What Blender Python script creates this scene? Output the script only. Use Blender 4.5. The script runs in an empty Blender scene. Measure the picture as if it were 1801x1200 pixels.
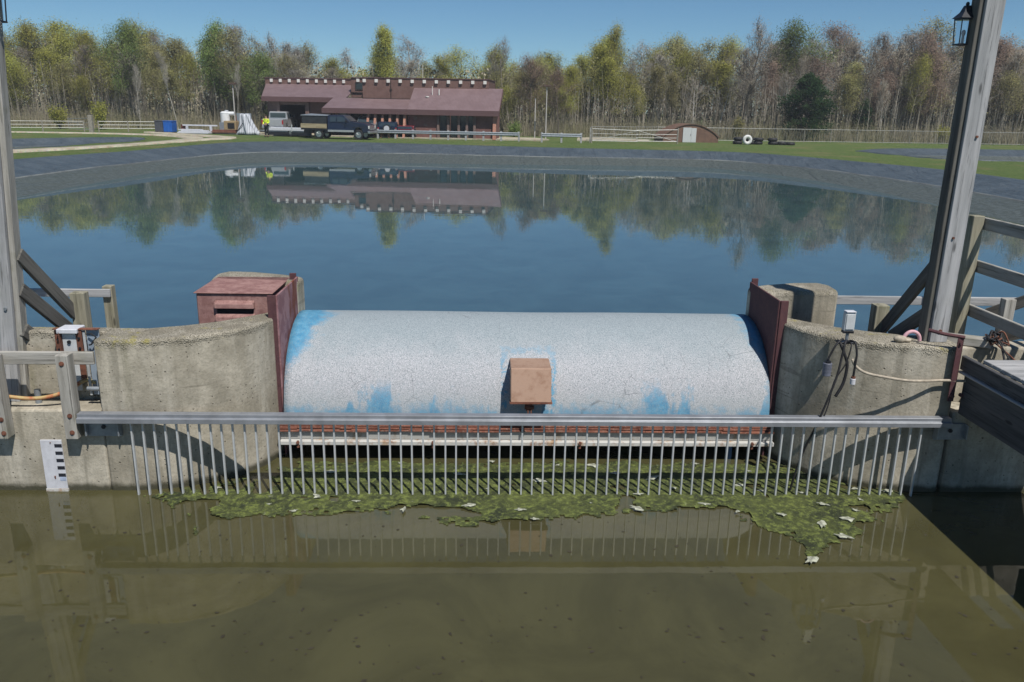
import bpy, math, random
from mathutils import Vector, Matrix, noise
PI = math.pi
scn = bpy.context.scene
COL = scn.collection
RND = random.Random(11)

# ------------------------------------------------------------------ helpers
class MB:
    def __init__(s): s.v = []; s.f = []
    def quad_box(s, c8):
        n = len(s.v); s.v += [tuple(c) for c in c8]
        for f in ((0,3,2,1),(4,5,6,7),(0,1,5,4),(1,2,6,5),(2,3,7,6),(3,0,4,7)): s.f.append(tuple(n+i for i in f))
        return s
    def box(s, x0,x1,y0,y1,z0,z1):
        return s.quad_box([(x0,y0,z0),(x1,y0,z0),(x1,y1,z0),(x0,y1,z0),(x0,y0,z1),(x1,y0,z1),(x1,y1,z1),(x0,y1,z1)])
    def prism(s, poly, z0, z1):
        n = len(s.v); k = len(poly)
        area = sum(poly[i][0]*poly[(i+1)%k][1]-poly[(i+1)%k][0]*poly[i][1] for i in range(k))
        if area < 0: poly = poly[::-1]
        s.v += [(p[0],p[1],z0) for p in poly]+[(p[0],p[1],z1) for p in poly]
        s.f.append(tuple(n+i for i in range(k-1,-1,-1))); s.f.append(tuple(n+k+i for i in range(k)))
        for i in range(k):
            j=(i+1)%k; s.f.append((n+i,n+j,n+k+j,n+k+i))
        return s
    def extr_x(s, poly, x0, x1):      # poly in (y,z)
        n = len(s.v); k = len(poly)
        area = sum(poly[i][0]*poly[(i+1)%k][1]-poly[(i+1)%k][0]*poly[i][1] for i in range(k))
        if area < 0: poly = poly[::-1]
        s.v += [(x0,p[0],p[1]) for p in poly]+[(x1,p[0],p[1]) for p in poly]
        s.f.append(tuple(n+i for i in range(k-1,-1,-1))); s.f.append(tuple(n+k+i for i in range(k)))
        for i in range(k):
            j=(i+1)%k; s.f.append((n+i,n+j,n+k+j,n+k+i))
        return s
    def extr_y(s, poly, y0, y1):      # poly in (x,z)
        n = len(s.v); k = len(poly)
        area = sum(poly[i][0]*poly[(i+1)%k][1]-poly[(i+1)%k][0]*poly[i][1] for i in range(k))
        if area > 0: poly = poly[::-1]
        s.v += [(p[0],y0,p[1]) for p in poly]+[(p[0],y1,p[1]) for p in poly]
        s.f.append(tuple(n+i for i in range(k-1,-1,-1))); s.f.append(tuple(n+k+i for i in range(k)))
        for i in range(k):
            j=(i+1)%k; s.f.append((n+i,n+j,n+k+j,n+k+i))
        return s
    def tube(s, pts, r, n=8, caps=True):
        pts = [Vector(p) for p in pts]
        rs = r if isinstance(r,(list,tuple)) else [r]*len(pts)
        rings=[]; prev=None
        for i,p in enumerate(pts):
            d = (pts[min(i+1,len(pts)-1)]-pts[max(i-1,0)])
            if d.length < 1e-9: d = Vector((0,0,1))
            d.normalize()
            if prev is None:
                a = Vector((0,0,1)) if abs(d.z)<.9 else Vector((1,0,0))
                e1 = d.cross(a).normalized()
            else:
                e1 = (prev-d*prev.dot(d))
                e1 = e1.normalized() if e1.length>1e-6 else d.orthogonal().normalized()
            prev = e1; e2 = d.cross(e1)
            b = len(s.v)
            for k in range(n):
                t = 2*PI*k/n
                s.v.append(tuple(p+(e1*math.cos(t)+e2*math.sin(t))*rs[i]))
            rings.append(b)
        for a,b in zip(rings,rings[1:]):
            for k in range(n):
                s.f.append((a+k,a+(k+1)%n,b+(k+1)%n,b+k))
        if caps:
            s.f.append(tuple(rings[0]+k for k in range(n-1,-1,-1))); s.f.append(tuple(rings[-1]+k for k in range(n)))
        return s
    def cyl(s, c, r, h, axis='z', n=20, r2=None):
        c=Vector(c); a={'x':Vector((1,0,0)),'y':Vector((0,1,0)),'z':Vector((0,0,1))}[axis]
        return s.tube([c-a*h/2,c+a*h/2],[r,r if r2 is None else r2],n)
    def loft(s, rings, caps=True):
        b0=[]
        for ring in rings:
            b0.append(len(s.v)); s.v += [tuple(p) for p in ring]
        n=len(rings[0])
        for a,b in zip(b0,b0[1:]):
            for k in range(n): s.f.append((a+k,a+(k+1)%n,b+(k+1)%n,b+k))
        if caps:
            s.f.append(tuple(b0[0]+k for k in range(n-1,-1,-1))); s.f.append(tuple(b0[-1]+k for k in range(n)))
        return s
    def ell(s, c, rx, ry, rz, nu=12, nv=8):
        rings=[]
        for j in range(1,nv):
            t=-PI/2+PI*j/nv
            rings.append([(c[0]+rx*math.cos(t)*math.cos(2*PI*k/nu),c[1]+ry*math.cos(t)*math.sin(2*PI*k/nu),c[2]+rz*math.sin(t)) for k in range(nu)])
        return s.loft(rings)

W0 = {}
def props(o, label=None, cat=None, group=None, kind=None):
    if label: o['label']=label
    if cat: o['category']=cat
    if group: o['group']=group
    if kind: o['kind']=kind
    return o
def empty(name, M, label, cat, group=None):
    if not isinstance(M, Matrix): M = Matrix.Translation(Vector(M))
    o = bpy.data.objects.new(name, None); COL.objects.link(o); o.matrix_basis = M; o.empty_display_size=.2
    return props(o,label,cat,group)
def mk(name, mb, mat, parent=None, M=None, smooth=False, bevel=0, seg=1, recalc=False):
    me = bpy.data.meshes.new(name); me.from_pydata(mb.v, [], mb.f)
    me.materials.append(mat)
    o = bpy.data.objects.new(name, me); COL.objects.link(o)
    if parent is not None: o.parent = parent
    if M is not None:
        o.matrix_basis = M if isinstance(M,Matrix) else Matrix.Translation(Vector(M))
    if smooth:
        me.polygons.foreach_set('use_smooth',[True]*len(me.polygons))
        if smooth != 'all': me.set_sharp_from_angle(angle=math.radians(38))
    if bevel:
        b=o.modifiers.new('b','BEVEL'); b.width=bevel; b.segments=seg; b.limit_method='ANGLE'; b.angle_limit=math.radians(35)
    me.update(); return o
def frame_from(p0, p1, up=(0,0,1)):
    p0=Vector(p0); p1=Vector(p1); x=(p1-p0); L=x.length; x.normalize()
    u=Vector(up)
    if abs(x.dot(u))>.98: u=Vector((0,1,0))
    y=u.cross(x).normalized(); z=x.cross(y)
    M=Matrix(((x.x,y.x,z.x,p0.x),(x.y,y.y,z.y,p0.y),(x.z,y.z,z.z,p0.z),(0,0,0,1)))
    return M, L
def board(name, p0, p1, w, h, mat, parent=None, up=(0,0,1), base=None, bevel=.006):
    """a straight timber: centre line p0->p1, w across, h along up; the grain runs along its own X"""
    M,L = frame_from(p0,p1,up)
    if base is not None: M = base @ M
    mb=MB().box(0,L,-w/2,w/2,-h/2,h/2)
    return mk(name, mb, mat, parent, M, bevel=bevel)
def copy_tree(o, parent=None):
    c=o.copy(); COL.objects.link(c)
    if parent is not None: c.parent=parent
    for ch in o.children: copy_tree(ch,c)
    return c

# ------------------------------------------------------------------ materials
class NT:
    def __init__(s, name, rough=.8, metal=0., spec=.5, col=(.5,.5,.5)):
        s.m=bpy.data.materials.new(name); s.m.use_nodes=True; s.t=s.m.node_tree; s.n=s.t.nodes; s.l=s.t.links
        s.b=s.n['Principled BSDF']; s.b.inputs['Roughness'].default_value=rough; s.b.inputs['Metallic'].default_value=metal
        s.b.inputs['Base Color'].default_value=(*col,1); s.b.inputs['Specular IOR Level'].default_value=spec
        s.tc=s.n.new('ShaderNodeTexCoord'); s.P=s.tc.outputs['Object']
    def map(s, scale=(1,1,1), rot=(0,0,0), loc=(0,0,0), src=None):
        m=s.n.new('ShaderNodeMapping'); m.inputs['Scale'].default_value=scale; m.inputs['Rotation'].default_value=rot; m.inputs['Location'].default_value=loc
        s.l.new(src or s.P, m.inputs[0]); return m.outputs[0]
    def noise(s, scale=5, detail=4, rough=.55, vec=None, out='Fac', dist=0):
        n=s.n.new('ShaderNodeTexNoise'); n.inputs['Scale'].default_value=scale; n.inputs['Detail'].default_value=detail; n.inputs['Roughness'].default_value=rough; n.inputs['Distortion'].default_value=dist
        s.l.new(vec or s.P, n.inputs['Vector']); return n.outputs[out]
    def vor(s, scale=20, out='Distance', vec=None, feature='F1', rnd=1):
        n=s.n.new('ShaderNodeTexVoronoi'); n.feature=feature; n.inputs['Scale'].default_value=scale; n.inputs['Randomness'].default_value=rnd
        s.l.new(vec or s.P, n.inputs['Vector']); return n.outputs[out]
    def wave(s, scale, vec=None, dist=0, prof='SIN', dirn='X', detail=2):
        n=s.n.new('ShaderNodeTexWave'); n.wave_profile=prof; n.bands_direction=dirn; n.inputs['Scale'].default_value=scale; n.inputs['Distortion'].default_value=dist; n.inputs['Detail'].default_value=detail
        s.l.new(vec or s.P, n.inputs['Vector']); return n.outputs['Fac']
    def ramp(s, fac, a, b, ca=0., cb=1., interp='LINEAR'):
        """smooth step of fac from value ca at a to cb at b"""
        n=s.n.new('ShaderNodeMapRange'); n.interpolation_type='SMOOTHSTEP' if interp!='LIN' else 'LINEAR'
        n.inputs['From Min'].default_value=a; n.inputs['From Max'].default_value=b; n.inputs['To Min'].default_value=ca; n.inputs['To Max'].default_value=cb
        s.l.new(fac, n.inputs['Value']); return n.outputs['Result']
    def math(s, op, a, b=0., c=None):
        n=s.n.new('ShaderNodeMath'); n.operation=op
        for i,x in enumerate((a,b) if c is None else (a,b,c)):
            if isinstance(x,(int,float)): n.inputs[i].default_value=x
            else: s.l.new(x,n.inputs[i])
        return n.outputs[0]
    def xyz(s, src=None):
        n=s.n.new('ShaderNodeSeparateXYZ'); s.l.new(src or s.P,n.inputs[0]); return n.outputs
    def mix(s, fac, a, b, mode='MIX'):
        n=s.n.new('ShaderNodeMix'); n.data_type='RGBA'; n.blend_type=mode
        if isinstance(fac,(int,float)): n.inputs[0].default_value=fac
        else: s.l.new(fac,n.inputs[0])
        for i,x in ((6,a),(7,b)):
            if isinstance(x,tuple): n.inputs[i].default_value=(*x[:3],1)
            else: s.l.new(x,n.inputs[i])
        return n.outputs[2]
    def rnd(s):
        n=s.n.new('ShaderNodeObjectInfo'); return n.outputs['Random']
    def color(s, c):
        if isinstance(c,tuple): s.b.inputs['Base Color'].default_value=(*c,1)
        else: s.l.new(c,s.b.inputs['Base Color'])
        return s
    def rough(s, r): s.l.new(r, s.b.inputs['Roughness']); return s
    def bump(s, h, strength=.4, dist=.01):
        n=s.n.new('ShaderNodeBump'); n.inputs['Strength'].default_value=strength; n.inputs['Distance'].default_value=dist
        s.l.new(h,n.inputs['Height']); s.l.new(n.outputs[0], s.b.inputs['Normal']); return s

def flat(name, c, rough=.7, metal=0., var=.25, scale=6., spec=.4, bump=0):
    t=NT(name,rough,metal,spec); n=t.noise(scale,6,.65)
    k=t.ramp(n,.3,.7)
    t.color(t.mix(k, tuple(x*(1-var) for x in c), tuple(min(1,x*(1+var)) for x in c)))
    if bump: t.bump(t.noise(scale*6,4),bump,.004)
    return t.m

def m_concrete(name='weathered_concrete', tone=1.0, warm=1.0, top=1.5):
    t=NT(name,.92,0,.2)
    z=t.xyz()['Z']
    big=t.noise(1.6,7,.62); fine=t.noise(38,6,.7); med=t.noise(9,6,.7)
    c=t.mix(t.ramp(big,.35,.65),(.31*tone,.28*tone,.22*tone*warm),(.53*tone,.485*tone,.395*tone*warm))
    st=t.noise(1.0,5,.6,vec=t.map((7.0,7.0,.35)))
    c=t.mix(t.ramp(st,.49,.66,0,.5),c,(.15*tone,.14*tone,.11*tone))
    st2=t.noise(1.0,4,.6,vec=t.map((3.4,3.4,.5),loc=(4,2,9)))
    c=t.mix(t.ramp(st2,.50,.66,0,.5),c,(.62*tone,.58*tone,.49*tone))
    c=t.mix(t.ramp(med,.3,.75,0,.38),c,(.16*tone,.15*tone,.115*tone))
    c=t.mix(t.ramp(fine,.45,.7,0,.38),c,(.15*tone,.14*tone,.11*tone))
    # washed-out top: exposed pebbles
    topm=t.ramp(t.math('ADD',z,t.math('MULTIPLY',t.math('SUBTRACT',med,.5),.22)),top-.05,top+.035)
    peb=t.vor(80,'Color'); pebs=t.xyz(peb)['X']; pe=t.vor(80,'Distance')
    pc=t.mix(t.ramp(pebs,.1,.95),(.50,.46,.38),(.88,.84,.74))
    pc=c if False else c; pc=t.mix(t.ramp(pe,.40,.70),pc,(.17,.155,.12))
    c=t.mix(t.math('MULTIPLY',topm,.93),c,pc)
    # yellow-green lichen on top
    li=t.math('MULTIPLY',t.ramp(t.noise(3.2,6,.75,vec=t.map(loc=(3,1,0))),.56,.66),t.ramp(z,top-.08,top+.04))
    c=t.mix(t.math('MULTIPLY',li,.65),c,(.33,.29,.07))
    # moss streaks
    mo=t.ramp(t.noise(1.0,5,.6,vec=t.map((2.2,2.2,.35),loc=(7.3,0,3))),.60,.74,0,.4)
    c=t.mix(mo,c,(.12,.12,.045))
    # air holes
    vd=t.vor(8.5,'Distance'); vr=t.xyz(t.vor(8.5,'Color'))['Y']
    pit=t.math('MULTIPLY',t.ramp(vd,.10,.05),t.math('GREATER_THAN',vr,.55))
    vd2=t.vor(21,'Distance'); vr2=t.xyz(t.vor(21,'Color'))['Y']
    pit2=t.math('MULTIPLY',t.ramp(vd2,.17,.09),t.math('GREATER_THAN',vr2,.66))
    pit=t.math('MAXIMUM',pit,pit2)
    c=t.mix(t.math('MULTIPLY',pit,.62),c,(.07,.06,.045)); ln=t.noise(1,3,.6,vec=t.map((.5,.5,9.),loc=(0,3,1))); c=t.mix(t.ramp(ln,.645,.665,0,.35),c,(.12,.11,.085))
    # wet algae line just above the water
    wl=t.ramp(t.math('ADD',z,t.math('MULTIPLY',t.math('SUBTRACT',med,.5),.10)),.10,.03)
    c=t.mix(t.math('MULTIPLY',wl,.9),c,(.035,.035,.018))
    t.color(c)
    h=t.math('ADD',t.math('MULTIPLY',fine,.5),t.math('MULTIPLY',med,.5))
    h=t.math('ADD',h,t.math('MULTIPLY',pit,-1.6)); h=t.math('ADD',h,t.math('MULTIPLY',t.math('MULTIPLY',topm,t.math('SUBTRACT',.6,pe)),1.4))
    t.bump(h,.75,.012); return t.m

def m_wood(name, light, dark, moss=(.12,.12,.05), mossamt=.3):
    t=NT(name,.85,0,.25)
    r=t.rnd(); cmb=t.n.new('ShaderNodeCombineXYZ')
    t.l.new(t.math('MULTIPLY',r,37.),cmb.inputs[0]); t.l.new(t.math('MULTIPLY',r,11.),cmb.inputs[1])
    va=t.n.new('ShaderNodeVectorMath'); va.operation='ADD'; t.l.new(t.P,va.inputs[0]); t.l.new(cmb.outputs[0],va.inputs[1]); P=va.outputs[0]
    g=t.noise(1,6,.7,vec=t.map((2.2,55,55),src=P),dist=.4); g2=t.noise(1,5,.6,vec=t.map((.9,14,14),src=P))
    n=t.noise(3,5,.6,vec=P)
    c=t.mix(t.ramp(g2,.3,.7),dark,light)
    c=t.mix(t.ramp(g,.52,.68,0,.75),c,tuple(x*.32 for x in dark))
    c=t.mix(t.ramp(g,.42,.28,0,.4),c,tuple(min(1,x*1.35) for x in light))
    c=t.mix(t.ramp(n,.54,.72,0,mossamt),c,moss)
    kd=t.vor(1,'Distance',vec=t.map((1.7,6,6),src=P))
    c=t.mix(t.ramp(kd,.13,.05,0,.8),c,tuple(x*.25 for x in dark))
    t.color(c); t.bump(t.math('ADD',g,t.math('MULTIPLY',g2,.5)),.6,.006); return t.m

M_CONC=m_concrete(); M_CONCR=m_concrete('rough_concrete',1.0,1.0,1.69)
M_WOODG=m_wood('grey_weathered_timber',(.42,.405,.37),(.235,.225,.20))
M_WOODT=m_wood('pale_sawn_timber',(.41,.41,.415),(.27,.275,.28),mossamt=.08)
M_WOODM=m_wood('mossy_timber',(.33,.31,.235),(.17,.16,.115),(.14,.145,.05),.55)
M_WOODD=m_wood('dark_timber',(.15,.145,.13),(.075,.072,.066),mossamt=.15)
M_WOODK=m_wood('shade_darkened_timber',(.105,.105,.11),(.050,.052,.058),mossamt=.05)  # footbridge beam timber, its shaded side put into the darker colour
M_GALV=(lambda t:(t.color(t.mix(t.ramp(t.vor(9,'Distance'),.1,.9),t.mix(t.ramp(t.noise(31,5,.75),.60,.68),(.44,.46,.47),(.24,.17,.12)),(.58,.60,.61))),t.rough(t.ramp(t.noise(22,5),.3,.7,.40,.58)),t.m)[-1])(NT('galvanised_steel',.42,.30,.5))
M_GALVD=flat('dull_galvanised_plate',(.30,.33,.36),.5,.55,.18,9)
def m_rust(name,c1,c2,c3,rough=.85):
    t=NT(name,rough,.05,.3); n=t.noise(7,8,.7); n2=t.noise(26,6,.7)
    c=t.mix(t.ramp(n,.38,.62),c1,c2); c=t.mix(t.ramp(n2,.5,.7,0,.7),c,c3); t.color(c); t.bump(n2,.5,.006); return t.m
M_RUST=m_rust('rusty_steel',(.13,.055,.036),(.20,.085,.055),(.07,.035,.028))
M_RUSTF=m_rust('flaking_rust',(.26,.105,.07),(.17,.065,.045),(.40,.28,.22))
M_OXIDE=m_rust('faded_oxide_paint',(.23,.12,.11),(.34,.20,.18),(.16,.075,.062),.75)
M_OXIDED=m_rust('dark_oxide_paint_and_shade',(.085,.038,.045),(.11,.05,.052),(.06,.028,.03),.8)
M_RAIL=flat('dull_galvanised_rail',(.26,.275,.30),.45,.35,.16,5)
M_OXIDE2=(lambda t:[t.color(t.mix(t.ramp(t.noise(1,6,.7,vec=t.map((3,3,1.1))),.47,.60),t.mix(t.ramp(t.noise(3.5,7,.7),.45,.55),(.215,.105,.115),(.30,.17,.18)),(.16,.045,.022))),t.bump(t.noise(24,5),.4,.005),t.m][-1])(NT('peeling_oxide_paint',.75,.0,.3))
M_TANSTEEL=(lambda t:[t.color(t.mix(t.ramp(t.noise(9,8,.7),.45,.72,0,.55),t.mix(t.ramp(t.xyz()['Z'],.05,.30),(.46,.35,.22),(.38,.25,.18)),(.20,.095,.05))),t.bump(t.noise(40,4),.25,.003),t.m][-1])(NT('sun_browned_steel',.6,.2,.4))
M_BLACK=flat('black_rubber',(.018,.018,.02),.65,0,.3,12)
M_BLACKM=flat('black_painted_metal',(.022,.024,.03),.4,.3,.3,12)
M_WHITEP=(lambda t:[t.color(t.mix(t.ramp(t.noise(6,7,.75),.48,.66),(.52,.515,.49),t.mix(t.ramp(t.noise(17,5),.4,.6),(.40,.27,.16),(.25,.14,.09)))),t.m][-1])(NT('stained_white_paint',.6,0,.4))
M_GREYP=(lambda t:[t.color(t.mix(t.ramp(t.noise(5,7,.75,vec=t.map((1,1,.4))),.5,.68),(.36,.36,.34),(.24,.20,.15))),t.m][-1])(NT('stained_grey_steel',.7,.1,.4))
M_GAUGE=flat('white_gauge_plate',(.56,.57,.61),.45,0,.10,14)
M_DARK=flat('dark_cavity',(.012,.012,.014),.9,0,.3,3)
M_HOSEO=(lambda t:[t.color(t.mix(t.ramp(t.noise(3.5,4,.6),.42,.58),(.40,.11,.045),(.45,.36,.16))),t.m][-1])(NT('faded_orange_hose',.6))
M_HOSET=flat('tan_hose',(.38,.33,.26),.6,0,.3,16)
M_PINK=flat('faded_pink_rubber',(.62,.36,.40),.6,0,.15,8)
M_PLAST=flat('grey_plastic_box',(.50,.52,.53),.5,0,.08,12)
M_GREYCAN=flat('slate_grey_plastic',(.13,.14,.18),.5,0,.2,12)
M_YEL=flat('yellow_plastic',(.50,.38,.06),.55,0,.2,8)

def m_drum():
    t=NT('peeling_white_over_blue_fibreglass',.72,0,.3)
    x,y,z=t.xyz()[0],t.xyz()[1],t.xyz()[2]
    n1=t.noise(2.4,7,.62); n2=t.noise(14,6,.7); n3=t.noise(105,3,.75); colx=t.noise(1,5,.65,vec=t.map((2.3,.3,.8),loc=(5.3,0,0)))
    v=t.vor(70,'Distance'); v2=t.vor(140,'Distance')
    # white chalky flakes
    fl=t.mix(t.ramp(v2,.25,.65),(.57,.565,.60),(.40,.405,.43))
    fl=t.mix(t.ramp(v,.42,.60,0,.55),fl,(.30,.33,.345))
    fl=t.mix(t.ramp(n3,.50,.62,0,.85),fl,(.14,.165,.18))
    up=t.ramp(t.math('ADD',z,t.math('MULTIPLY',t.math('SUBTRACT',n1,.5),.5)),.50,.92)
    fl=t.mix(t.math('MULTIPLY',up,.72),fl,t.mix(t.ramp(n3,.42,.62),(.26,.315,.34),(.16,.21,.235)))
    fl=t.mix(t.ramp(n2,.55,.72,0,.4),fl,(.34,.40,.43)); fl=t.mix(t.ramp(t.math('ADD',z,t.math('MULTIPLY',n1,-.3)),.30,-.05,0,.45),fl,(.33,.385,.41))  # lower part greyed too, painting the lit band at mid height
    blue=t.mix(t.ramp(n2,.35,.7),(.040,.21,.37),(.10,.31,.47))
    blue=t.mix(t.ramp(n3,.55,.72,0,.55),blue,(.33,.40,.44))
    # where the blue shows: low down, rising in tongues, at both ends and round the hatch
    low=t.math('SUBTRACT',t.math('ADD',t.ramp(n1,.40,.56,.10,.20),t.math('MULTIPLY',t.ramp(colx,.50,.62),.20)),z)
    low=t.math('ADD',low,t.math('MULTIPLY',t.math('SUBTRACT',n2,.5),.34)); low=t.math('ADD',low,t.math('MULTIPLY',t.math('SUBTRACT',n3,.5),.20))
    mlow=t.ramp(low,-.09,.15,0,.92)
    ax=t.math('ABSOLUTE',x)
    e=t.math('SUBTRACT',ax,t.math('SUBTRACT',2.66,t.math('MULTIPLY',t.ramp(z,.45,.95),t.math('MULTIPLY',n1,t.ramp(x,-1,1,.72,.35)))))
    e=t.math('ADD',e,t.math('MULTIPLY',t.math('SUBTRACT',n2,.5),.30))
    me=t.ramp(t.math('ADD',e,t.math('MULTIPLY',t.math('SUBTRACT',n3,.5),.3)),-.06,.10)
    bx=t.math('SUBTRACT',t.math('ABSOLUTE',t.math('ADD',x,.01)),.235); bz=t.math('SUBTRACT',z,.70)
    bd=t.math('MAXIMUM',bx,bz); halo=t.math('SUBTRACT',.035,t.math('ABSOLUTE',t.math('SUBTRACT',bd,.035)))
    mh=t.math('MULTIPLY',t.ramp(t.math('ADD',halo,t.math('MULTIPLY',t.math('SUBTRACT',n2,.5),.10)),-.01,.025),t.ramp(z,.78,.5,.3,1.))
    mh=t.math('MULTIPLY',mh,t.ramp(t.math('ADD',n2,t.math('MULTIPLY',n1,.5)),.68,.80,.05,1.)); m=t.math('MAXIMUM',t.math('MAXIMUM',mlow,me),mh); m=t.math('MULTIPLY',m,t.ramp(n3,.44,.66,1.,.55))
    c=t.mix(m,fl,blue)
    # hairline cracks
    cr=t.vor(3.1,'Distance',feature='DISTANCE_TO_EDGE'); crn=t.ramp(t.noise(2.1,3),.55,.62)
    c=t.mix(t.math('MULTIPLY',t.ramp(cr,.010,.002),t.math('MULTIPLY',crn,.6)),c,(.12,.13,.14))
    t.color(c); t.bump(t.math('ADD',v,n3),.35,.004); return t.m
M_DRUM=m_drum()

# ------------------------------------------------------------------ camera
F=1440.; TH=math.atan((600.-188.)/F); ROLL=math.radians(1.1)
cd=bpy.data.cameras.new('camera'); cam=bpy.data.objects.new('camera',cd); COL.objects.link(cam)
cd.sensor_width=36; cd.lens=36*F/1801.; cd.clip_end=3000; cd.clip_start=.05
cam.matrix_world = Matrix.Translation((0,0,3.75)) @ Matrix.Rotation(PI/2-TH,4,'X') @ Matrix.Rotation(ROLL,4,'Z')
scn.camera=cam
# ------------------------------------------------------------------ light
SUN_EL=math.radians(58); SUN_AZ=math.radians(30)   # azimuth from behind the camera towards its right
sd=Vector((math.sin(SUN_AZ)*math.cos(SUN_EL),-math.cos(SUN_AZ)*math.cos(SUN_EL),math.sin(SUN_EL)))
sl=bpy.data.lights.new('sun','SUN'); sl.energy=5.0; sl.angle=math.radians(.53); sl.color=(1,.955,.89)
so=bpy.data.objects.new('sun',sl); COL.objects.link(so); so.matrix_world=sd.to_track_quat('Z','Y').to_matrix().to_4x4()
w=bpy.data.worlds.new('World'); scn.world=w; w.use_nodes=True
sky=w.node_tree.nodes.new('ShaderNodeTexSky'); sky.sky_type='NISHITA'; sky.sun_disc=False; sky.sun_elevation=SUN_EL
sky.sun_rotation=math.atan2(sd.x,sd.y); sky.altitude=2500; sky.air_density=1.0; sky.dust_density=0.0; sky.ozone_density=4.0
mx=w.node_tree.nodes.new('ShaderNodeMix'); mx.data_type='RGBA'; mx.blend_type='MULTIPLY'; mx.inputs[0].default_value=1; mx.inputs[7].default_value=(.74,.95,1,1)
w.node_tree.links.new(sky.outputs[0],mx.inputs[6]); w.node_tree.links.new(mx.outputs[2],w.node_tree.nodes['Background'].inputs[0]); w.node_tree.nodes['Background'].inputs[1].default_value=.078
scn.view_settings.view_transform='Standard'; scn.view_settings.look='None'; scn.view_settings.exposure=0.0; scn.view_settings.gamma=1

# frame of the gate structure: u along the wall, v away from the camera
S = Matrix.Translation((0,7.57,0)) @ Matrix.Rotation(math.radians(2.2),4,'Z')
def SM(u,v,z=0): return S @ Matrix.Translation((u,v,z))
CU=.24

# ------------------------------------------------------------------ concrete
def mirror(poly, side): return [(CU+side*a, v) for a,v in poly]
front=[(3.95,0),(3.62,.05),(3.30,.17),(3.02,.36),(2.84,.60),(2.74,.86),(2.70,1.10),(2.84,1.16),(3.0,1.0),(3.25,.76),(3.55,.58),(3.85,.48)]
def wall(name, poly, z0, z1, label, base_u, bevel=.03):
    M=SM(base_u,0,0)
    mb=MB().prism([(p[0]-base_u,p[1]) for p in poly],z0,z1)
    o=mk(name,mb,M_CONCR if z1>1.6 else M_CONC,None,M,smooth=True,bevel=bevel,seg=3)
    return props(o,label,'concrete pier')
lp=mirror(front[:-1],-1)+[(CU-3.85,.46),(-3.97,.46),(-3.97,0)]
wall('concrete_pier',lp,-1.2,1.56,'curved concrete pier with pitted face between the staff gauge and the drum cover',-3.4)
rp=mirror(front[:-1],1)+[(CU+3.85,.46),(4.40,.46),(4.46,.40),(4.46,.06),(4.40,0)]
wall('concrete_pier',rp,-1.2,1.56,'curved concrete pier with outlet box, cables and tan hose on its face',3.4)
rear=[(2.68,1.66),(3.25,1.72),(3.62,1.74),(3.70,1.80),(3.72,2.10),(3.62,2.26),(3.3,2.24),(2.9,2.10),(2.64,1.95)]
wall('concrete_pier',[(u,v+.12) for u,v in mirror(rear,-1)],-1.2,1.765,'pale rounded concrete pier end standing behind the red steel box',-3.0,.05)
wall('concrete_pier',mirror(rear,1),-1.2,1.73,'tall rough concrete pier end behind the drum cover near the wooden rail',3.4,.05)
def cwall(boxes,label,u):
    mb=MB()
    for b in boxes: mb.box(b[0]-u,b[1]-u,*b[2:])
    return props(mk('concrete_wall',mb,M_CONC,None,SM(u,0,0),bevel=.02,seg=2),label,'concrete wall')
cwall([(-24,-3.973,0,.32,-1.2,.85)],'low concrete sill wall carrying the white staff gauge',-5)
cwall([(-24,-3.973,.33,.50,-1.2,1.55)],'thin upper concrete wall behind the low sill and the grey gate guides',-5)
cwall([(4.463,24,.0,.34,-1.2,.87),(4.463,24,.343,.62,-1.2,1.46)],'shaded concrete wall running under the wooden footbridge deck',5)
cwall([(-24,-3.55,.503,2.3,-1.2,.82)],'low concrete platform on the pond side behind the gate guides',-5)
cwall([(4.05,24,.623,2.3,-1.2,.82)],'low concrete platform on the pond side under the wooden railings',5)

# ------------------------------------------------------------------ drum cover
def drum():
    root=empty('gate_cover',SM(CU-.005,.80,.42),'long curved cover, white paint flaking off blue fibreglass, between two red side plates','gate cover')
    R=.98; mb=MB(); NX=64; NA=30; prof=[]
    for i in range(NA+1):
        a=math.radians(0+150*i/NA); prof.append((R-R*math.cos(a), R*math.sin(a)))
    prof=[(0,-.07)]+prof
    for j in range(NX+1):
        x=-2.655+5.31*j/NX
        for k,(y,z) in enumerate(prof):
            d=noise.noise(Vector((x*.9,y*1.2,z*1.2)))*.010
            mb.v.append((x+ (0 if 0<j<NX else 0), y, z+d*min(1,max(0,z))))
    n=len(prof)
    for j in range(NX):
        for k in range(n-1):
            a=j*n+k; mb.f.append((a,a+n,a+n+1,a+1))
    o=mk('shell',mb,M_DRUM,root,None,smooth='all')
    s=o.modifiers.new('s','SOLIDIFY'); s.thickness=.02; s.offset=-1
    # hatch box on the front
    hb=MB().box(-.215,.215,-.245,.03,.33,.67); hb.v=[(x,y+(.115 if (z>.5 and y<0) else (.22 if z>.5 else 0)),z) for x,y,z in hb.v]
    h=mk('hatch_box',hb,M_TANSTEEL,root,None,bevel=.006)
    lip=MB().box(-.225,.225,-.262,-.15,.318,.329)
    mk('lip',lip,M_RUST,h)
    for zz in (.37,.46,.55,.63):
        for s in (-1,1): mk('bolt',MB().cyl((s*.222,-.12+(zz-.33)*.35,zz),.010,.018,'x',8),M_GALVD,h)
    l=MB().box(-.05,.02,-.20,-.02,.22,.317).box(-.035,-.02,-.215,-.19,.10,.25).box(.0,.012,-.215,-.19,.12,.25)
    l.cyl((-.015,-.2,.26),.022,.10,'x',10)
    mk('latch',l,M_RUST,h)
    return root
drum()

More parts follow.
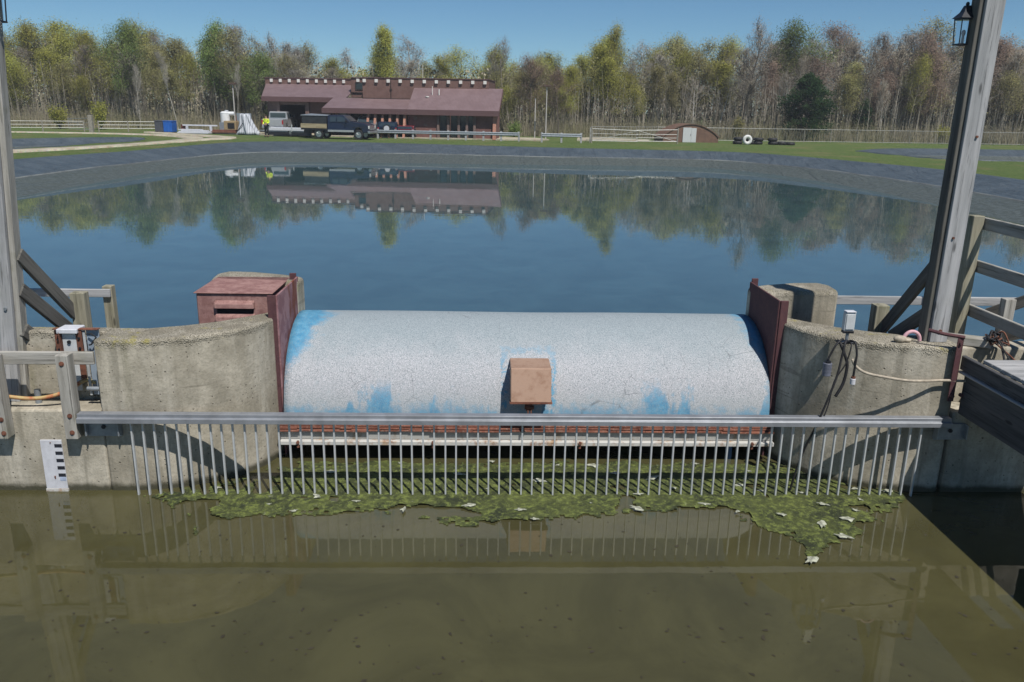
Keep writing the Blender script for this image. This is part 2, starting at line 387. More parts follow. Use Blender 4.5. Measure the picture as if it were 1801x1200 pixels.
def sill():
    u0,u1=-2.455,2.935
    root=empty('sill_beam',SM(CU,.74,.2),'stained white steel beam with flaking rusty top edge under the gate cover','steel beam')
    a,b=u0-CU,u1-CU
    mk('web',MB().box(a,b,0,.03,.05,.145),M_GREYP,root,bevel=.003)
    mk('bottom_flange',MB().box(a,b,-.055,.06,.0,.045),M_WHITEP,root,bevel=.004)
    mb=MB(); r=random.Random(4)
    for lay,(zz,yy) in enumerate(((.150,-.035),(.175,-.02),(.197,0.0))):
        x=a
        while x<b-.02:
            L=r.uniform(.12,.5); x1=min(b,x+L); 
            mb.box(x,x1-.004,yy+r.uniform(-.012,.012),.085,zz+r.uniform(-.003,.003),zz+.014+r.uniform(-.003,.005)); x=x1
    mk('rusty_edge',mb,M_RUSTF,root)
    mb=MB()
    for x in (-2.5,-1.05,.55,2.45): mb.cyl((x,-.06,.035),.017,.03,'y',8); mb.box(x-.012,x+.012,-.058,-.04,-.03,.03)
    mk('bolt',mb,M_RUST,root)
    return root
sill()

def side_plate(side):
    u=CU+side*2.70 if side<0 else CU+side*2.655
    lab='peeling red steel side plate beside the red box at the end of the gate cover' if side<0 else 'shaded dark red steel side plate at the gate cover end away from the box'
    root=empty('side_plate',SM(u,.90,.2),lab,'steel plate',None)
    t=.02
    mk('plate',MB().box(0,t,0,1.0,-.5,1.60),M_OXIDE2 if side<0 else M_OXIDED,root,bevel=.003)  # right plate gets a darker material that paints in its shade
    s=side
    x0,x1=(t,.0) if s<0 else (0,t)
    if s<0: fl=MB().box(-.085,.0,-.014,.014,0,1.60); fb=MB().box(-.075,-.0,.985,1.012,0,1.64)
    else: fl=MB().box(t,t+.085,-.014,.014,0,1.60); fb=MB().box(t,t+.075,.985,1.012,0,1.64)
    mk('front_flange',fl,M_OXIDED,root,bevel=.003); mk('rear_flange',fb,M_OXIDED,root,bevel=.003)
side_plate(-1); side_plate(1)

def redbox():
    root=empty('steel_housing',SM(-2.93,1.18,.85),'faded red steel housing with two louvred slots behind the pier','steel box')
    mk('casing',MB().box(-.45,.36,-.0,.82,0,.90),M_OXIDE,root,bevel=.012)
    mk('lid',MB().box(-.47,.375,-.02,.84,.903,.915),M_OXIDE,root,bevel=.004)
    for zz in (.745,.60):
        prof=[(0,.085),(-.045,.05),(-.05,.0),(-.04,0),(-.036,.045),(0,.07)]
        lv=MB().extr_x([(y-.001,z+zz) for y,z in prof],-.25,.17)
        lv.box(-.252,-.242,-.046,0,zz+.0,zz+.07); lv.box(.162,.172,-.046,0,zz+.0,zz+.07)
        l=mk('louvre',lv,M_OXIDE,root,bevel=.004)
        mk('slot',MB().box(-.235,.155,-.006,-.002,zz-.062,zz+.035),M_DARK,l)
redbox()

# hidden inside of the gate: unseen panel added to keep the cavity dark
props(mk('shade_panel',MB().box(-2.64,2.62,0,.03,-.9,1.0),M_DARK,None,SM(CU,2.1,0)),'unseen dark panel added to darken the cavity under the gate cover','shade_panel')

# ------------------------------------------------------------------ trash rack
def rack():
    root=empty('trash_rack',SM(CU,-.1,0),'galvanised trash rack: long top rail with thin upright bars dipping into the algae','trash rack')
    prof=[(-.06,.775),(-.06,.822),(-.035,.826),(-.035,.862),(.045,.862),(.045,.775),(.035,.775),(.035,.85),(-.024,.85),(-.024,.815),(-.05,.812),(-.05,.775)]
    mk('top_rail',MB().extr_x(prof,-4.38,4.13),M_RAIL,root,bevel=.002)
    nb=73; x0=-3.90; x1=3.86
    bar=None
    for i in range(nb):
        x=x0+(x1-x0)*i/(nb-1)
        if bar is None:
            bar=mk('bar',MB().box(-.0080,.0080,-.004,.026,-.35,.84),M_GALV,root,(x,0,0),bevel=.002)
        else:
            o=bar.copy(); COL.objects.link(o); o.parent=root; o.matrix_basis=Matrix.Translation((x+RND.uniform(-.003,.003),RND.uniform(-.002,.002),0))@Matrix.Rotation(RND.uniform(-.004,.004),4,'Y')
    for a,b in ((-4.34,-4.02),(4.03,4.34)):
        p=mk('bracket',MB().box(a,b,.055,.085,.60,.77).box(a,a+.012,.0,.055,.62,.77).box(b-.012,b,.0,.055,.62,.77),M_GALVD,root,bevel=.002)
        mk('bolt',MB().cyl(((a+b)/2,.05,.70),.022,.02,'y',6),M_BLACKM,p)
rack()

# ------------------------------------------------------------------ staff gauge
def gauge():
    root=empty('staff_gauge',SM(-4.585,-.012,.0),'white staff gauge with black marks bolted to the low wall at the waterline','gauge')
    mk('plate',MB().box(0,.205,-.008,.008,.03,.545),M_GAUGE,root,bevel=.002)
    mb=MB()
    for i in range(5):
        z=.47-.078*i; mb.box(.135,.205,-.0105,-.0085,z,z+.034)
    mk('black_mark',mb,flat('gauge_black',(.02,.022,.03),.5),root)
    mk('blue_mark',MB().box(.145,.203,-.0105,-.0085,.115,.152),flat('gauge_faded_blue',(.40,.47,.62),.5),root)
    mk('foot_rail',MB().box(-.005,.21,-.014,.01,-.04,.028),M_WHITEP,root,bevel=.002)
    mk('screw',MB().cyl((.10,-.012,.16),.007,.01,'y',8).cyl((.10,-.012,.52),.005,.01,'y',8).box(.095,.105,-.012,-.0085,.135,.16),M_RUST,root)
gauge()

# ------------------------------------------------------------------ timber by the walls
def post(name,label,u,v,z0,z1,w,d,mat,lean=0,bolts=None,cat='post',group=None):
    root=empty(name,SM(u,v,z0)@Matrix.Rotation(lean,4,'Y'),label,cat,group)
    M=Matrix.Translation((0,0,0))@Matrix.Rotation(-PI/2,4,'Y')
    mk('timber',MB().box(0,z1-z0,-d/2,d/2,-w/2,w/2),mat,root,M,bevel=.006,seg=2)
    if bolts:
        for (bx,bz) in bolts:
            mk('bolt',MB().cyl((bx,-d/2-.006,bz),.015,.014,'y',10).cyl((bx,-d/2-.003,bz),.024,.005,'y',12),M_RUST,root)
    return root
post('rail_post','short mossy post bolted to the wall between the staff gauge and the rack',-4.215,-.068,.60,1.44,.115,.125,M_WOODG,.0,[(0,.76),(.01,.24),(.012,.07)])
post('rail_post','short weathered post bolted low on the wall under the orange hose',-4.88,-.068,.60,1.42,.13,.125,M_WOODG,.0,[(.03,.20),(.035,.06)])
o=board('handrail',(-6.9,.018,1.365),(-3.98,.018,1.375),.038,.125,M_WOODG,None,base=S); props(o,'weathered grey handrail board across the short posts above the gauge','handrail')
# tall lamp posts
def tall_post(label,u,v,z0,z1,w,d,lean,mat):
    root=empty('tall_post',SM(u,v,z0)@Matrix.Rotation(lean,4,'Y'),label,'tall post')
    R=Matrix.Rotation(-PI/2,4,'Y')
    mk('timber',MB().box(0,z1-z0,-d/2,d/2,-w/2,w/2),mat,root,R,bevel=.007,seg=2)
    return root
tl=tall_post('tall pale square post with bolted side plank rising beside the orange hose',-4.935,.30,.85,5.9,.150,.15,math.radians(3.6),M_WOODT)
mk('side_plank',MB().box(0,5.0,-.055,.06,-.026,.026),M_WOODG,tl,Matrix.Translation((.103,.02,0))@Matrix.Rotation(-PI/2,4,'Y'),bevel=.005)
mk('side_plank',MB().box(0,5.0,-.05,.05,-.024,.024),M_WOODG,tl,Matrix.Translation((-.103,.0,0))@Matrix.Rotation(-PI/2,4,'Y'),bevel=.005)
mk('bolt',MB().cyl((.02,-.08,.95),.016,.02,'y',8).cyl((-.03,-.08,1.6),.016,.02,'y',8).cyl((.03,-.08,2.3),.016,.02,'y',8),M_GALVD,tl)
tr=tall_post('tall pale square post carrying a lantern beside the rusty angle bracket',4.275,.24,1.56,6.3,.175,.15,math.radians(.2),M_WOODT)
mk('side_plank',MB().box(0,4.7,-.06,.075,-.022,.022),M_WOODD,tr,Matrix.Translation((-.111,.02,0))@Matrix.Rotation(-PI/2,4,'Y'),bevel=.005)
mk('bolt',MB().cyl((.0,-.08,.12),.016,.02,'y',8).cyl((-.03,-.08,1.05),.012,.02,'y',8).cyl((.03,-.08,2.0),.012,.02,'y',8),M_RUST,tr)
# braces
def brace(p0,p1,label,mat=M_WOODD,w=.045,h=.135):
    # flat board standing on edge in a plane of constant u
    M,L=frame_from(p0,p1)
    o=mk('sloping_brace',MB().box(0,L,-w/2,w/2,-h/2,h/2),mat,None,S@M,bevel=.005); return props(o,label,'timber brace')
brace((-4.72,.33,2.31),(-4.66,1.12,1.53),'topmost dark sloping brace from the side-planked post to the pale post')
brace((-4.74,.31,1.97),(-4.67,.98,1.39),'middle dark sloping brace between the side-planked post and the gate guide')
brace((-4.76,.30,1.57),(-4.69,.70,1.20),'lowest dark sloping brace behind the handrail by the gate guide')
brace((4.18,.29,2.31),(4.15,1.10,1.42),'long dark sloping brace over the pink hose loop')
brace((4.18,.27,1.84),(4.15,.86,1.42),'short dark sloping brace directly behind the pink hose loop')
post('short_post','pale short post at the end of the three sloping braces',-4.60,1.14,.82,1.76,.15,.12,M_WOODM)
post('short_post','mossy short post under the end of the pond side rail beside the gate guide',-4.73,2.12,.82,1.62,.11,.11,M_WOODM)
post('short_post','square short post at the foot of the two braces near the pink hose loop',4.12,1.12,.82,1.72,.15,.14,M_WOODM)
post('short_post','thin dark post under the rail where it meets the tall rough pier',4.02,2.22,.82,1.52,.09,.09,M_WOODM)
post('short_post','pale short post seen through the footbridge railing under its rails',5.42,1.90,.82,1.58,.11,.11,M_WOODG)
post('short_post','pale short post at the frame edge behind the footbridge railing',5.98,1.75,.82,1.66,.13,.11,M_WOODG)
o=board('pond_rail',(-6.6,2.04,1.545),(-4.68,2.04,1.545),.04,.095,M_WOODT,None,base=S); props(o,'pale pond side rail board between the braces and the mossy short post','handrail')
o=board('pond_rail',(3.97,2.14,1.535),(7.5,2.14,1.535),.04,.105,M_WOODT,None,base=S); props(o,'pale pond side rail board behind the outlet box and the tall lantern post','handrail')
brace((6.75,1.35,2.05),(5.95,2.05,1.40),'sloping brace crossing behind the lower footbridge rails')
brace((6.3,1.35,1.45),(5.75,1.9,1.05),'stubby lower brace behind the footbridge curb')

# footbridge
def bridge():
    root=empty('footbridge',SM(4.45,-.3,1.3),'wooden footbridge deck on a deep dark beam reaching out over the water','footbridge')
    def bp(name,x0,x1,y0,y1,z0,z1,mat):   # board with grain along y
        M=Matrix.Translation(((x0+x1)/2,y1,(z0+z1)/2))@Matrix.Rotation(-PI/2,4,'Z')
        return mk(name,MB().box(0,y1-y0,-(x1-x0)/2,(x1-x0)/2,-(z1-z0)/2,(z1-z0)/2),mat,root,M,bevel=.006)
    bp('main_beam',.03,.16,-8.6,.27,-.42,.0,M_WOODK)
    bp('main_beam',1.0,1.13,-8.6,.27,-.42,.0,M_WOODK)
    bp('ledge_strip',-.03,.16,-8.6,.30,.003,.022,M_WOODT)
    bp('rim_board',.0,.045,-8.6,.32,.03,.172,M_WOODK)
    y=.05; i=0
    while y>-8.6:
        x0=.05; 
        M=Matrix.Translation((x0,y-.068,.190))
        mk('deck_plank',MB().box(0,1.22+RND.uniform(-.01,.01),-.068,.068,-.019,.019),M_WOODT,root,M,bevel=.004)
        y-=.143; i+=1
    return root
bridge()
def bridge_rail():
    root=empty('bridge_railing',SM(5.52,1.7,1.0),'grey timber railing with three rails beside the footbridge','railing')
    def P(x,y0,z0,z1,w=.14,d=.11,mat=M_WOODM):
        mk('post',MB().box(0,z1-z0,-d/2,d/2,-w/2,w/2),mat,root,Matrix.Translation((x,y0,z0))@Matrix.Rotation(-PI/2,4,'Y'),bevel=.006)
    P(-.10,.06,-.18,1.64,.13,.13); 
    for yy in (-2.3,-4.6,-6.9,-9.2): P(-.0,yy,.2,1.64)
    for k,zz in enumerate((1.55,1.05,.52)):
        b=board('rail',(0,.10,zz),(0,-9.9,zz),.04,.14,M_WOODG,root)
bridge_rail()

# rusty angle bracket beside the tall post
def rustpost():
    root=empty('rusty_bracket',SM(4.36,-.05,1.02),'rusty red steel angle with clamp arm bolted to the pier end','steel bracket')
    mk('upright',MB().box(-.03,.03,-.02,-.01,0,.66).box(.02,.03,-.02,.05,0,.66),M_OXIDED,root,bevel=.002)
    mk('clamp_arm',MB().tube([(-.27,.10,.70),(-.15,.02,.68),(.03,-.02,.66)],.018,8),M_OXIDED,root,smooth=True)
    mk('bolt',MB().cyl((.0,-.03,.06),.02,.03,'y',8).cyl((.09,-.03,.07),.02,.03,'y',8).cyl((0,-.03,.60),.014,.02,'y',8),M_OXIDED,root)
rustpost()

# gate guides by the upper wall
def guides():
    root=empty('gate_guide',SM(-4.43,.20,.86),'grey steel gate guide with rust red bolted angles against the upper wall','gate guide')
    mk('front_plate',MB().box(.08,.21,.0,.015,.12,.70),M_PLAST,root,bevel=.003)
    mk('cap',MB().box(.05,.245,-.04,.14,.71,.755),M_GAUGE,root,bevel=.006)
    mk('rusty_angle',MB().box(.0,.075,.02,.03,.06,.73).box(.065,.076,-.04,.02,.06,.73),M_RUST,root,bevel=.002)
    mk('rusty_angle',MB().box(.215,.27,-.005,.008,.25,.74).box(.215,.225,.008,.08,.25,.74),M_RUST,root,bevel=.002)
    mk('side_panel',MB().box(.30,.42,.03,.045,.07,.74),flat('blue_grey_panel',(.27,.33,.40),.5,.1,.12,8),root,bevel=.002)
    mk('side_strip',MB().box(.275,.298,.005,.02,.07,.72),M_GALV,root,bevel=.002)
    b=MB()
    for zz in (.64,.54,.44,.34,.24,.15): b.cyl((.035,.01,zz),.012,.022,'y',6)
    for zz in (.66,.56): b.cyl((.243,-.012,zz),.012,.016,'y',6)
    b.cyl((.145,-.006,.62),.018,.02,'y',8)
    mk('bolt',b,M_BLACKM,root)
    mk('cap_edge',MB().box(-.0,.43,-.012,.05,.742,.752),M_RUST,root,bevel=.002)
    mk('cable_tie',MB().tube([(.33,-.0,.70),(.37,-.02,.71),(.41,-.01,.67),(.36,-.02,.60),(.33,.0,.59)],.008,6),M_BLACK,root)
guides()
props(mk('steel_stub',MB().cyl((0,0,0),.022,.14,'x',12).cyl((.075,0,0),.027,.015,'x',12),M_GALVD,None,SM(-4.06,.12,1.03),smooth=True),'short grey pipe stub poking out beside the pier foot','pipe stub')
props(mk('steel_stub',MB().cyl((0,0,0),.03,.16,'z',12),M_GALVD,None,SM(-4.66,.2,.91),smooth=True),'short upright grey pipe stub standing on the low sill wall','pipe stub')

def hose(name,label,pts,r,mat,cat='hose',n=10,sub=6):
    # smooth catmull-rom through the points
    P=[Vector(p) for p in pts]; out=[]
    for i in range(len(P)-1):
        a=P[max(i-1,0)];b=P[i];c=P[i+1];d=P[min(i+2,len(P)-1)]
        for k in range(sub):
            t=k/sub; out.append(.5*((2*b)+(c-a)*t+(2*a-5*b+4*c-d)*t*t+(-a+3*b-3*c+d)*t*t*t))
    out.append(P[-1]); o0=P[0]
    return props(mk(name,MB().tube([p-o0 for p in out],r,n),mat,None,S@Matrix.Translation(o0),smooth='all'),label,cat)
h=hose('hose','faded orange hose sagging over the low sill wall between the short posts',[(-5.6,.05,1.05),(-5.2,.06,1.0),(-4.92,.05,.975),(-4.66,.06,.945),(-4.46,.08,.965),(-4.30,.13,1.02),(-4.20,.22,1.08),(-4.10,.24,1.05)],.019,M_HOSEO)
mk('coupling',MB().cyl((.66,.0,-.075),.028,.07,'x',14).cyl((.70,.0,-.078),.024,.04,'x',14),M_GALVD,h,smooth=True)
hose('hose','thin tan hose sagging across the pier face from the cables to the rusty bracket',[(3.33,-.03,1.44),(3.37,-.05,1.37),(3.46,-.08,1.315),(3.62,-.11,1.285),(3.85,-.13,1.255),(4.05,-.11,1.245),(4.25,-.06,1.235),(4.50,-.06,1.23)],.014,M_HOSET)
# outlet box and its cables
def outlet():
    root=empty('outlet_box',SM(3.32,.12,1.565),'grey weatherproof outlet box standing on the pier edge above the cables','outlet box')
    mk('box',MB().box(-.052,.052,-.025,.035,.125,.31),M_PLAST,root,bevel=.006,seg=2)
    mk('cover',MB().box(-.042,.042,-.034,-.026,.14,.295),M_PLAST,root,bevel=.004,seg=2)
    mk('cap',MB().box(-.048,.048,-.036,.04,.312,.322),M_GAUGE,root,bevel=.003)
    mk('conduit',MB().cyl((-.0,.0,.06),.016,.125,'z',10),M_GALVD,root)
    mk('base',MB().box(-.055,.05,-.03,.03,.1,.124).box(-.10,.06,-.06,.03,0,.016),M_BLACKM,root,bevel=.002)
outlet()
hose('cable','black cable looping down from the outlet box to the grey can',[(3.27,.09,1.60),(3.22,-.0,1.63),(3.15,-.035,1.58),(3.10,-.04,1.47),(3.085,-.04,1.42)],.010,M_BLACK,'cable',8)
hose('cable','long black cable running from the outlet box down the pier into the water',[(3.30,.06,1.60),(3.24,-.03,1.60),(3.21,-.06,1.45),(3.18,-.08,1.28),(3.12,-.10,1.08),(3.04,-.10,.80),(2.96,-.03,.45),(2.90,.0,.10),(2.88,.02,-.15)],.011,M_BLACK,'cable',8)
hose('cable','black cable hanging straight down to the white plug end',[(3.33,.06,1.60),(3.345,-.02,1.60),(3.36,-.05,1.50),(3.355,-.06,1.40),(3.352,-.06,1.27)],.011,M_BLACK,'cable',8)
hose('cable','thick bundled black cable draped over the pier edge beside the outlet box',[(3.22,.10,1.585),(3.20,.0,1.60),(3.24,-.04,1.50),(3.28,-.05,1.38),(3.26,-.06,1.20),(3.20,-.06,1.06)],.015,M_BLACK,'cable',8)
hose('cable','thin dark cable leaning from the bundle towards the tan hose start',[(3.31,.06,1.59),(3.30,-.04,1.58),(3.26,-.06,1.40),(3.17,-.06,1.22),(3.14,-.07,1.0),(3.10,-.08,.84)],.007,M_BLACK,'cable',8)
def can():
    root=empty('hanging_can',SM(3.085,-.05,1.27),'slate grey plastic can hanging from a cable on the pier','hanging can')
    mk('body',MB().cyl((0,0,.07),.042,.13,'z',18),M_GREYCAN,root,smooth=True,bevel=.004)
    mk('rib',MB().cyl((0,0,.05),.044,.008,'z',18).cyl((0,0,.09),.044,.008,'z',18),M_GREYCAN,root,smooth=True)
    mk('cap',MB().cyl((0,0,.145),.03,.02,'z',14).cyl((0,0,.165),.012,.03,'z',10),M_BLACKM,root,smooth=True)
can()
def plug():
    root=empty('cable_plug',SM(3.352,-.062,1.19),'white plug with reddish collar hanging at the cable end','plug')
    mk('body',MB().cyl((0,0,.03),.026,.06,'z',14),M_GAUGE,root,smooth=True,bevel=.004)
    mk('collar',MB().cyl((0,0,.07),.021,.02,'z',14),M_RUST,root,smooth=True)
    mk('pin',MB().cyl((.01,0,-.012),.003,.03,'z',6).cyl((-.01,0,-.012),.003,.03,'z',6),M_GALVD,root)
plug()
a=[(4.0+.085*math.cos(t)*1.0,.17,1.575+.095*math.sin(t)) for t in [PI*(.0+.9*k/9) for k in range(10)]]
hose('hose_loop','pink hose loop arching on the pier top beside the tall lantern post',a,.018,M_PINK)
props(mk('rope_bundle',MB().ell((0,0,.03),.07,.04,.035).ell((.07,.01,.02),.05,.04,.022),M_HOSET,None,SM(3.88,.16,1.565),smooth='all'),'small tan bundle lying under the pink hose loop','rope bundle')
# clutter on the shaded wall
rr=random.Random(9)
for k,(mat,nm,lab) in enumerate(((M_BLACK,'cable_coil','tangled black cable coil heaped on the wall under the footbridge railing'),(M_BLACK,'cable_coil','second loop of black cord drooping beside the black cable coil under the railing'),(M_RUST,'cable_coil','thin brownish cord drooping over the wall by the footbridge'))):
    pts=[]
    for i in range(16):
        t=i*.9+k; pts.append((4.93+.02*k+.10*math.cos(t)*rr.uniform(.5,1.1),.30+.08*math.sin(t*1.3),1.50+.05*abs(math.sin(t*.7))+rr.uniform(0,.09)))
    pts.append((4.86+.06*k,-.03,1.42)); pts.append((4.85+.06*k,-.05,1.33)) 
    hose(nm,lab,pts,.011-.003*(k>0),mat,'cable coil',7,5)
props(mk('timber_block',MB().box(0,.42,-.07,.07,0,.09),M_WOODG,None,SM(4.56,.52,1.465)@Matrix.Rotation(-.45,4,'Z'),bevel=.008),'grey timber offcut lying on the wall beside the tangled cables','timber block')

# lanterns on the tall posts
def lantern(M,label):
    root=empty('lantern',M,label,'lantern','black lanterns on the tall posts')
    w=.075
    fr=MB()
    for sx in (-1,1):
        for sy in (-1,1): fr.tube([(sx*w*.82,sy*w*.82,0),(sx*w,sy*w,.26)],.006,6)
    for z,k in ((0,.82),(.26,1.)):
        for s in (-1,1):
            fr.box(-w*k-.006,w*k+.006,s*w*k-.006,s*w*k+.006,z-.008,z+.008); fr.box(s*w*k-.006,s*w*k+.006,-w*k,w*k,z-.0075,z+.0075)
    mk('frame',fr,M_BLACKM,root)
    mk('roof',MB().loft([[(-.10,-.10,.27),(.10,-.10,.27),(.10,.10,.27),(-.10,.10,.27)],[(-.05,-.05,.33),(.05,-.05,.33),(.05,.05,.33),(-.05,.05,.33)],[(-.025,-.025,.40),(.025,-.025,.40),(.025,.025,.40),(-.025,.025,.40)]]).ell((0,0,.415),.02,.02,.025),M_BLACKM,root)
    g=NT('lantern_glass',.08,0,.5); g.b.inputs['Transmission Weight'].default_value=1; g.b.inputs['IOR'].default_value=1.1; g.color((.8,.85,.88))
    k=.8; mk('glass',MB().loft([[(-w*k*.82,-w*k*.82,.01),(w*k*.82,-w*k*.82,.01),(w*k*.82,w*k*.82,.01),(-w*k*.82,w*k*.82,.01)],[(-w*k,-w*k,.25),(w*k,-w*k,.25),(w*k,w*k,.25),(-w*k,w*k,.25)]]),g.m,root)
    mk('bulb_holder',MB().cyl((0,0,.05),.014,.08,'z',10).ell((0,0,.12),.022,.022,.035),M_GAUGE,root)
    mk('arm',MB().tube([(.08,0,.30),(.14,0,.22),(.17,0,.20)],.008,6).box(.165,.18,-.03,.03,.12,.28),M_BLACKM,root)
lantern(SM(4.125,.34,4.38)@Matrix.Scale(.84,4),'black lantern fixed to the tall post over the pink hose loop')
lantern(SM(-4.60,.30,4.39)@Matrix.Rotation(PI,4,'Z'),'black lantern fixed to the side-planked tall post')

# ================================================================== the far side
def V2(x,y,z=.9,rz=0): return Matrix.Translation((x,y,z))@Matrix.Rotation(math.radians(rz),4,'Z')
def cr(pts, sub=5):
    out=[]
    for i in range(len(pts)-1):
        a=Vector(pts[max(i-1,0)]);b=Vector(pts[i]);c=Vector(pts[i+1]);d=Vector(pts[min(i+2,len(pts)-1)])
        for k in range(sub):
            t=k/sub; out.append(.5*((2*b)+(c-a)*t+(2*a-5*b+4*c-d)*t*t+(-a+3*b-3*c+d)*t*t*t))
    out.append(Vector(pts[-1])); return out
EDGE=[(-25,4),(-24,20),(-23.5,38.8),(-21.8,47.7),(-20.8,57),(-19.0,61.5),(-15,63.4),(-8.9,63.4),(1.77,61.4),(9.8,60.8),(14.5,60.2),(17.4,58),(20.6,51.1),(23.1,41.8),(23.5,20),(23.5,4)]
WLINE=[(-19.3,4),(-19.3,20),(-19.4,38),(-19.2,45.5),(-17.7,51.2),(-16.3,53.4),(-13.5,54.7),(-7.8,55.7),(-.25,56.3),(7.6,57.4),(12.2,57.3),(14.2,55.2),(16.8,49.5),(18.3,38),(18.4,20),(18.4,4)]
def sp(P): return [(p.x,p.y) for p in cr([(*q,0) for q in P+[P[0]]],6)[:-1]]
E2=[(-29.0,45),(-28.0,54),(-27.4,60.5),(-29.6,65.3),(-34.8,60.5),(-38,50),(-35,42)]
E3=[(26.8,66),(33,72.2),(46,73.6),(60,68),(54,57),(38,55.5),(29.2,57)]
E2s=sp(E2); E3s=sp(E3)
def inpoly(x,y,P):
    c=False; n=len(P)
    for i in range(n):
        x1,y1=P[i]; x2,y2=P[i-1]
        if (y1>y)!=(y2>y) and x<(x2-x1)*(y-y1)/(y2-y1)+x1: c=not c
    return c
def dpoly(x,y,P):
    m=1e9
    for i in range(len(P)):
        ax,ay=P[i-1];bx,by=P[i];dx,dy=bx-ax,by-ay
        t=max(0,min(1,((x-ax)*dx+(y-ay)*dy)/(dx*dx+dy*dy))); m=min(m,math.hypot(x-ax-dx*t,y-ay-dy*t))
    return m
EC=[(p.x,p.y) for p in cr(EDGE,3)]
def ground():
    xs=[-600,-300,-160,-100,-75,-60]+[-50+.8*i for i in range(144)]+[72,90,130,200,350,600]
    ys=[-30,-15,-6]+[.8*i for i in range(101)]+[84,90,96,102,110,125,150,200,300,600]
    mb=MB()
    for y in ys:
        for x in xs:
            z=.9+.05*noise.noise(Vector((x*.12,y*.12,0)))+.02*noise.noise(Vector((x*.7,y*.7,3)))
            if -52<x<66 and y<81:
                if inpoly(x,y,EC): z=.87-min(2.2,.55*dpoly(x,y,EC))
                elif inpoly(x,y,E2s): z=.87-min(1.6,1.3*dpoly(x,y,E2s))
                elif inpoly(x,y,E3s): z=.87-min(1.6,1.3*dpoly(x,y,E3s))
            if y<9:
                k=max(0,min(1,(abs(x)-9)/3.)); z=min(z,-1.5+2.4*k) if y<4.1 or abs(x)<25 else z
            mb.v.append((x,y,z))
    n=len(xs)
    for j in range(len(ys)-1):
        for i in range(n-1):
            a=j*n+i; mb.f.append((a,a+1,a+n+1,a+n))
    t=NT('mown_spring_grass',.95,0,.15)
    a=t.noise(.35,6,.65); b=t.noise(3.5,6,.75); c=t.noise(26,4,.7)
    g=t.mix(t.ramp(b,.35,.65),(.068,.115,.030),(.135,.180,.058)); g=t.mix(t.ramp(a,.48,.66,0,.7),g,(.19,.17,.08)); g=t.mix(t.ramp(c,.5,.7,0,.6),g,(.045,.075,.018))
    d=t.ramp(t.noise(9,4,.7),.64,.70); g=t.mix(t.math('MULTIPLY',d,.5),g,(.26,.27,.12)); g=t.mix(t.ramp(t.noise(1.1,7,.8),.58,.68,0,.5),g,(.16,.15,.08))
    t.color(g); t.bump(c,1.,.08)
    return props(mk('ground',mb,t.m,smooth='all'),kind='structure')
ground()

def liner_mat():
    t=NT('dark_pond_liner',.42,0,.5); z=t.xyz()['Z']
    n=t.noise(.9,6,.65,vec=t.map((1,1,1))); m=t.noise(5,6,.7)
    c=t.mix(t.ramp(n,.35,.65),(.050,.066,.078),(.072,.092,.108))
    c=t.mix(t.ramp(m,.5,.72,0,.5),c,(.095,.108,.125))
    low=t.ramp(t.math('ADD',z,t.math('MULTIPLY',t.math('SUBTRACT',n,.5),.12)),.46,.38)
    c=t.mix(low,c,t.mix(t.ramp(m,.4,.6),(.085,.098,.088),(.062,.074,.066)))
    t.color(c); t.rough(t.ramp(m,.3,.7,.36,.6))
    w=t.noise(1,4,.6,vec=t.map((.9,.22,.4),rot=(0,0,.5)),dist=1.2); t.bump(t.math('ADD',w,t.math('MULTIPLY',m,.25)),.9,.3); return t.m
M_LINER=liner_mat()
A=cr(EDGE,8); Bq=cr(WLINE,8)
def lrow(t,z,wig=0):
    out=[]
    for i,(a,b) in enumerate(zip(A,Bq)):
        k=t+wig*noise.noise(Vector((i*.31,t*9,1)))
        p=a.lerp(b,k); out.append((p.x,p.y,z+.03*noise.noise(Vector((p.x*.5,p.y*.5,2)))*(1 if 0<t<1 else 0)))
    return out
def strip(rows):
    mb=MB(); n=len(rows[0])
    for r in rows: mb.v+=r
    for j in range(len(rows)-1):
        for i in range(n-1):
            a=j*n+i; mb.f.append((a,a+1,a+n+1,a+n))
    return mb
ts=[-.075,-.05]+[i/14 for i in range(15)]+[1.2,1.5,1.9]
rows=[lrow(t,(.45 if t<-.06 else .935 if t<0 else .94*(1-t) if t<=1 else -.6*(t-1)), .010 if t<=0 else 0) for t in ts]
props(mk('pond_bank',strip(rows),M_LINER,smooth='all'),kind='structure')
def seam_row(t0,h): return [(x,y,z+h) for x,y,z in lrow(t0,.94*(1-t0))]
r0=random.Random(3)
rows=[seam_row(.535,-.03),seam_row(.54,.03),seam_row(.552,.035),seam_row(.558,-.03)]
t=NT('silty_seam',.9); k=t.noise(.22,6,.8); t.color(t.mix(t.ramp(k,.35,.70),(.07,.08,.085),(.20,.215,.21)))
props(mk('pond_bank_seam',strip(rows),t.m,smooth='all'),kind='structure')
def basin(P,name):
    P3=cr([(*p,0) for p in P+[P[0]]],6)[:-1]; cx=sum(p.x for p in P3)/len(P3); cy=sum(p.y for p in P3)/len(P3)
    mb=MB(); n=len(P3); rows=[(1.02,.5),(1.01,.93),(1.,.935),(.93,.70),(.86,.46),(.852,.49),(.845,.44),(.78,.2),(.70,-.1),(.3,-.12)]
    for s,z in rows: mb.v+=[(cx+(p.x-cx)*s,cy+(p.y-cy)*s,z) for p in P3]
    for j in range(len(rows)-1):
        for i in range(n): mb.f.append((j*n+i,j*n+(i+1)%n,(j+1)*n+(i+1)%n,(j+1)*n+i))
    mb.f.append(tuple(range((len(rows)-1)*n,len(rows)*n)))
    props(mk(name,mb,M_LINER,smooth='all'),kind='structure')
basin(E2,'basin_bank'); basin(E3,'basin_bank')

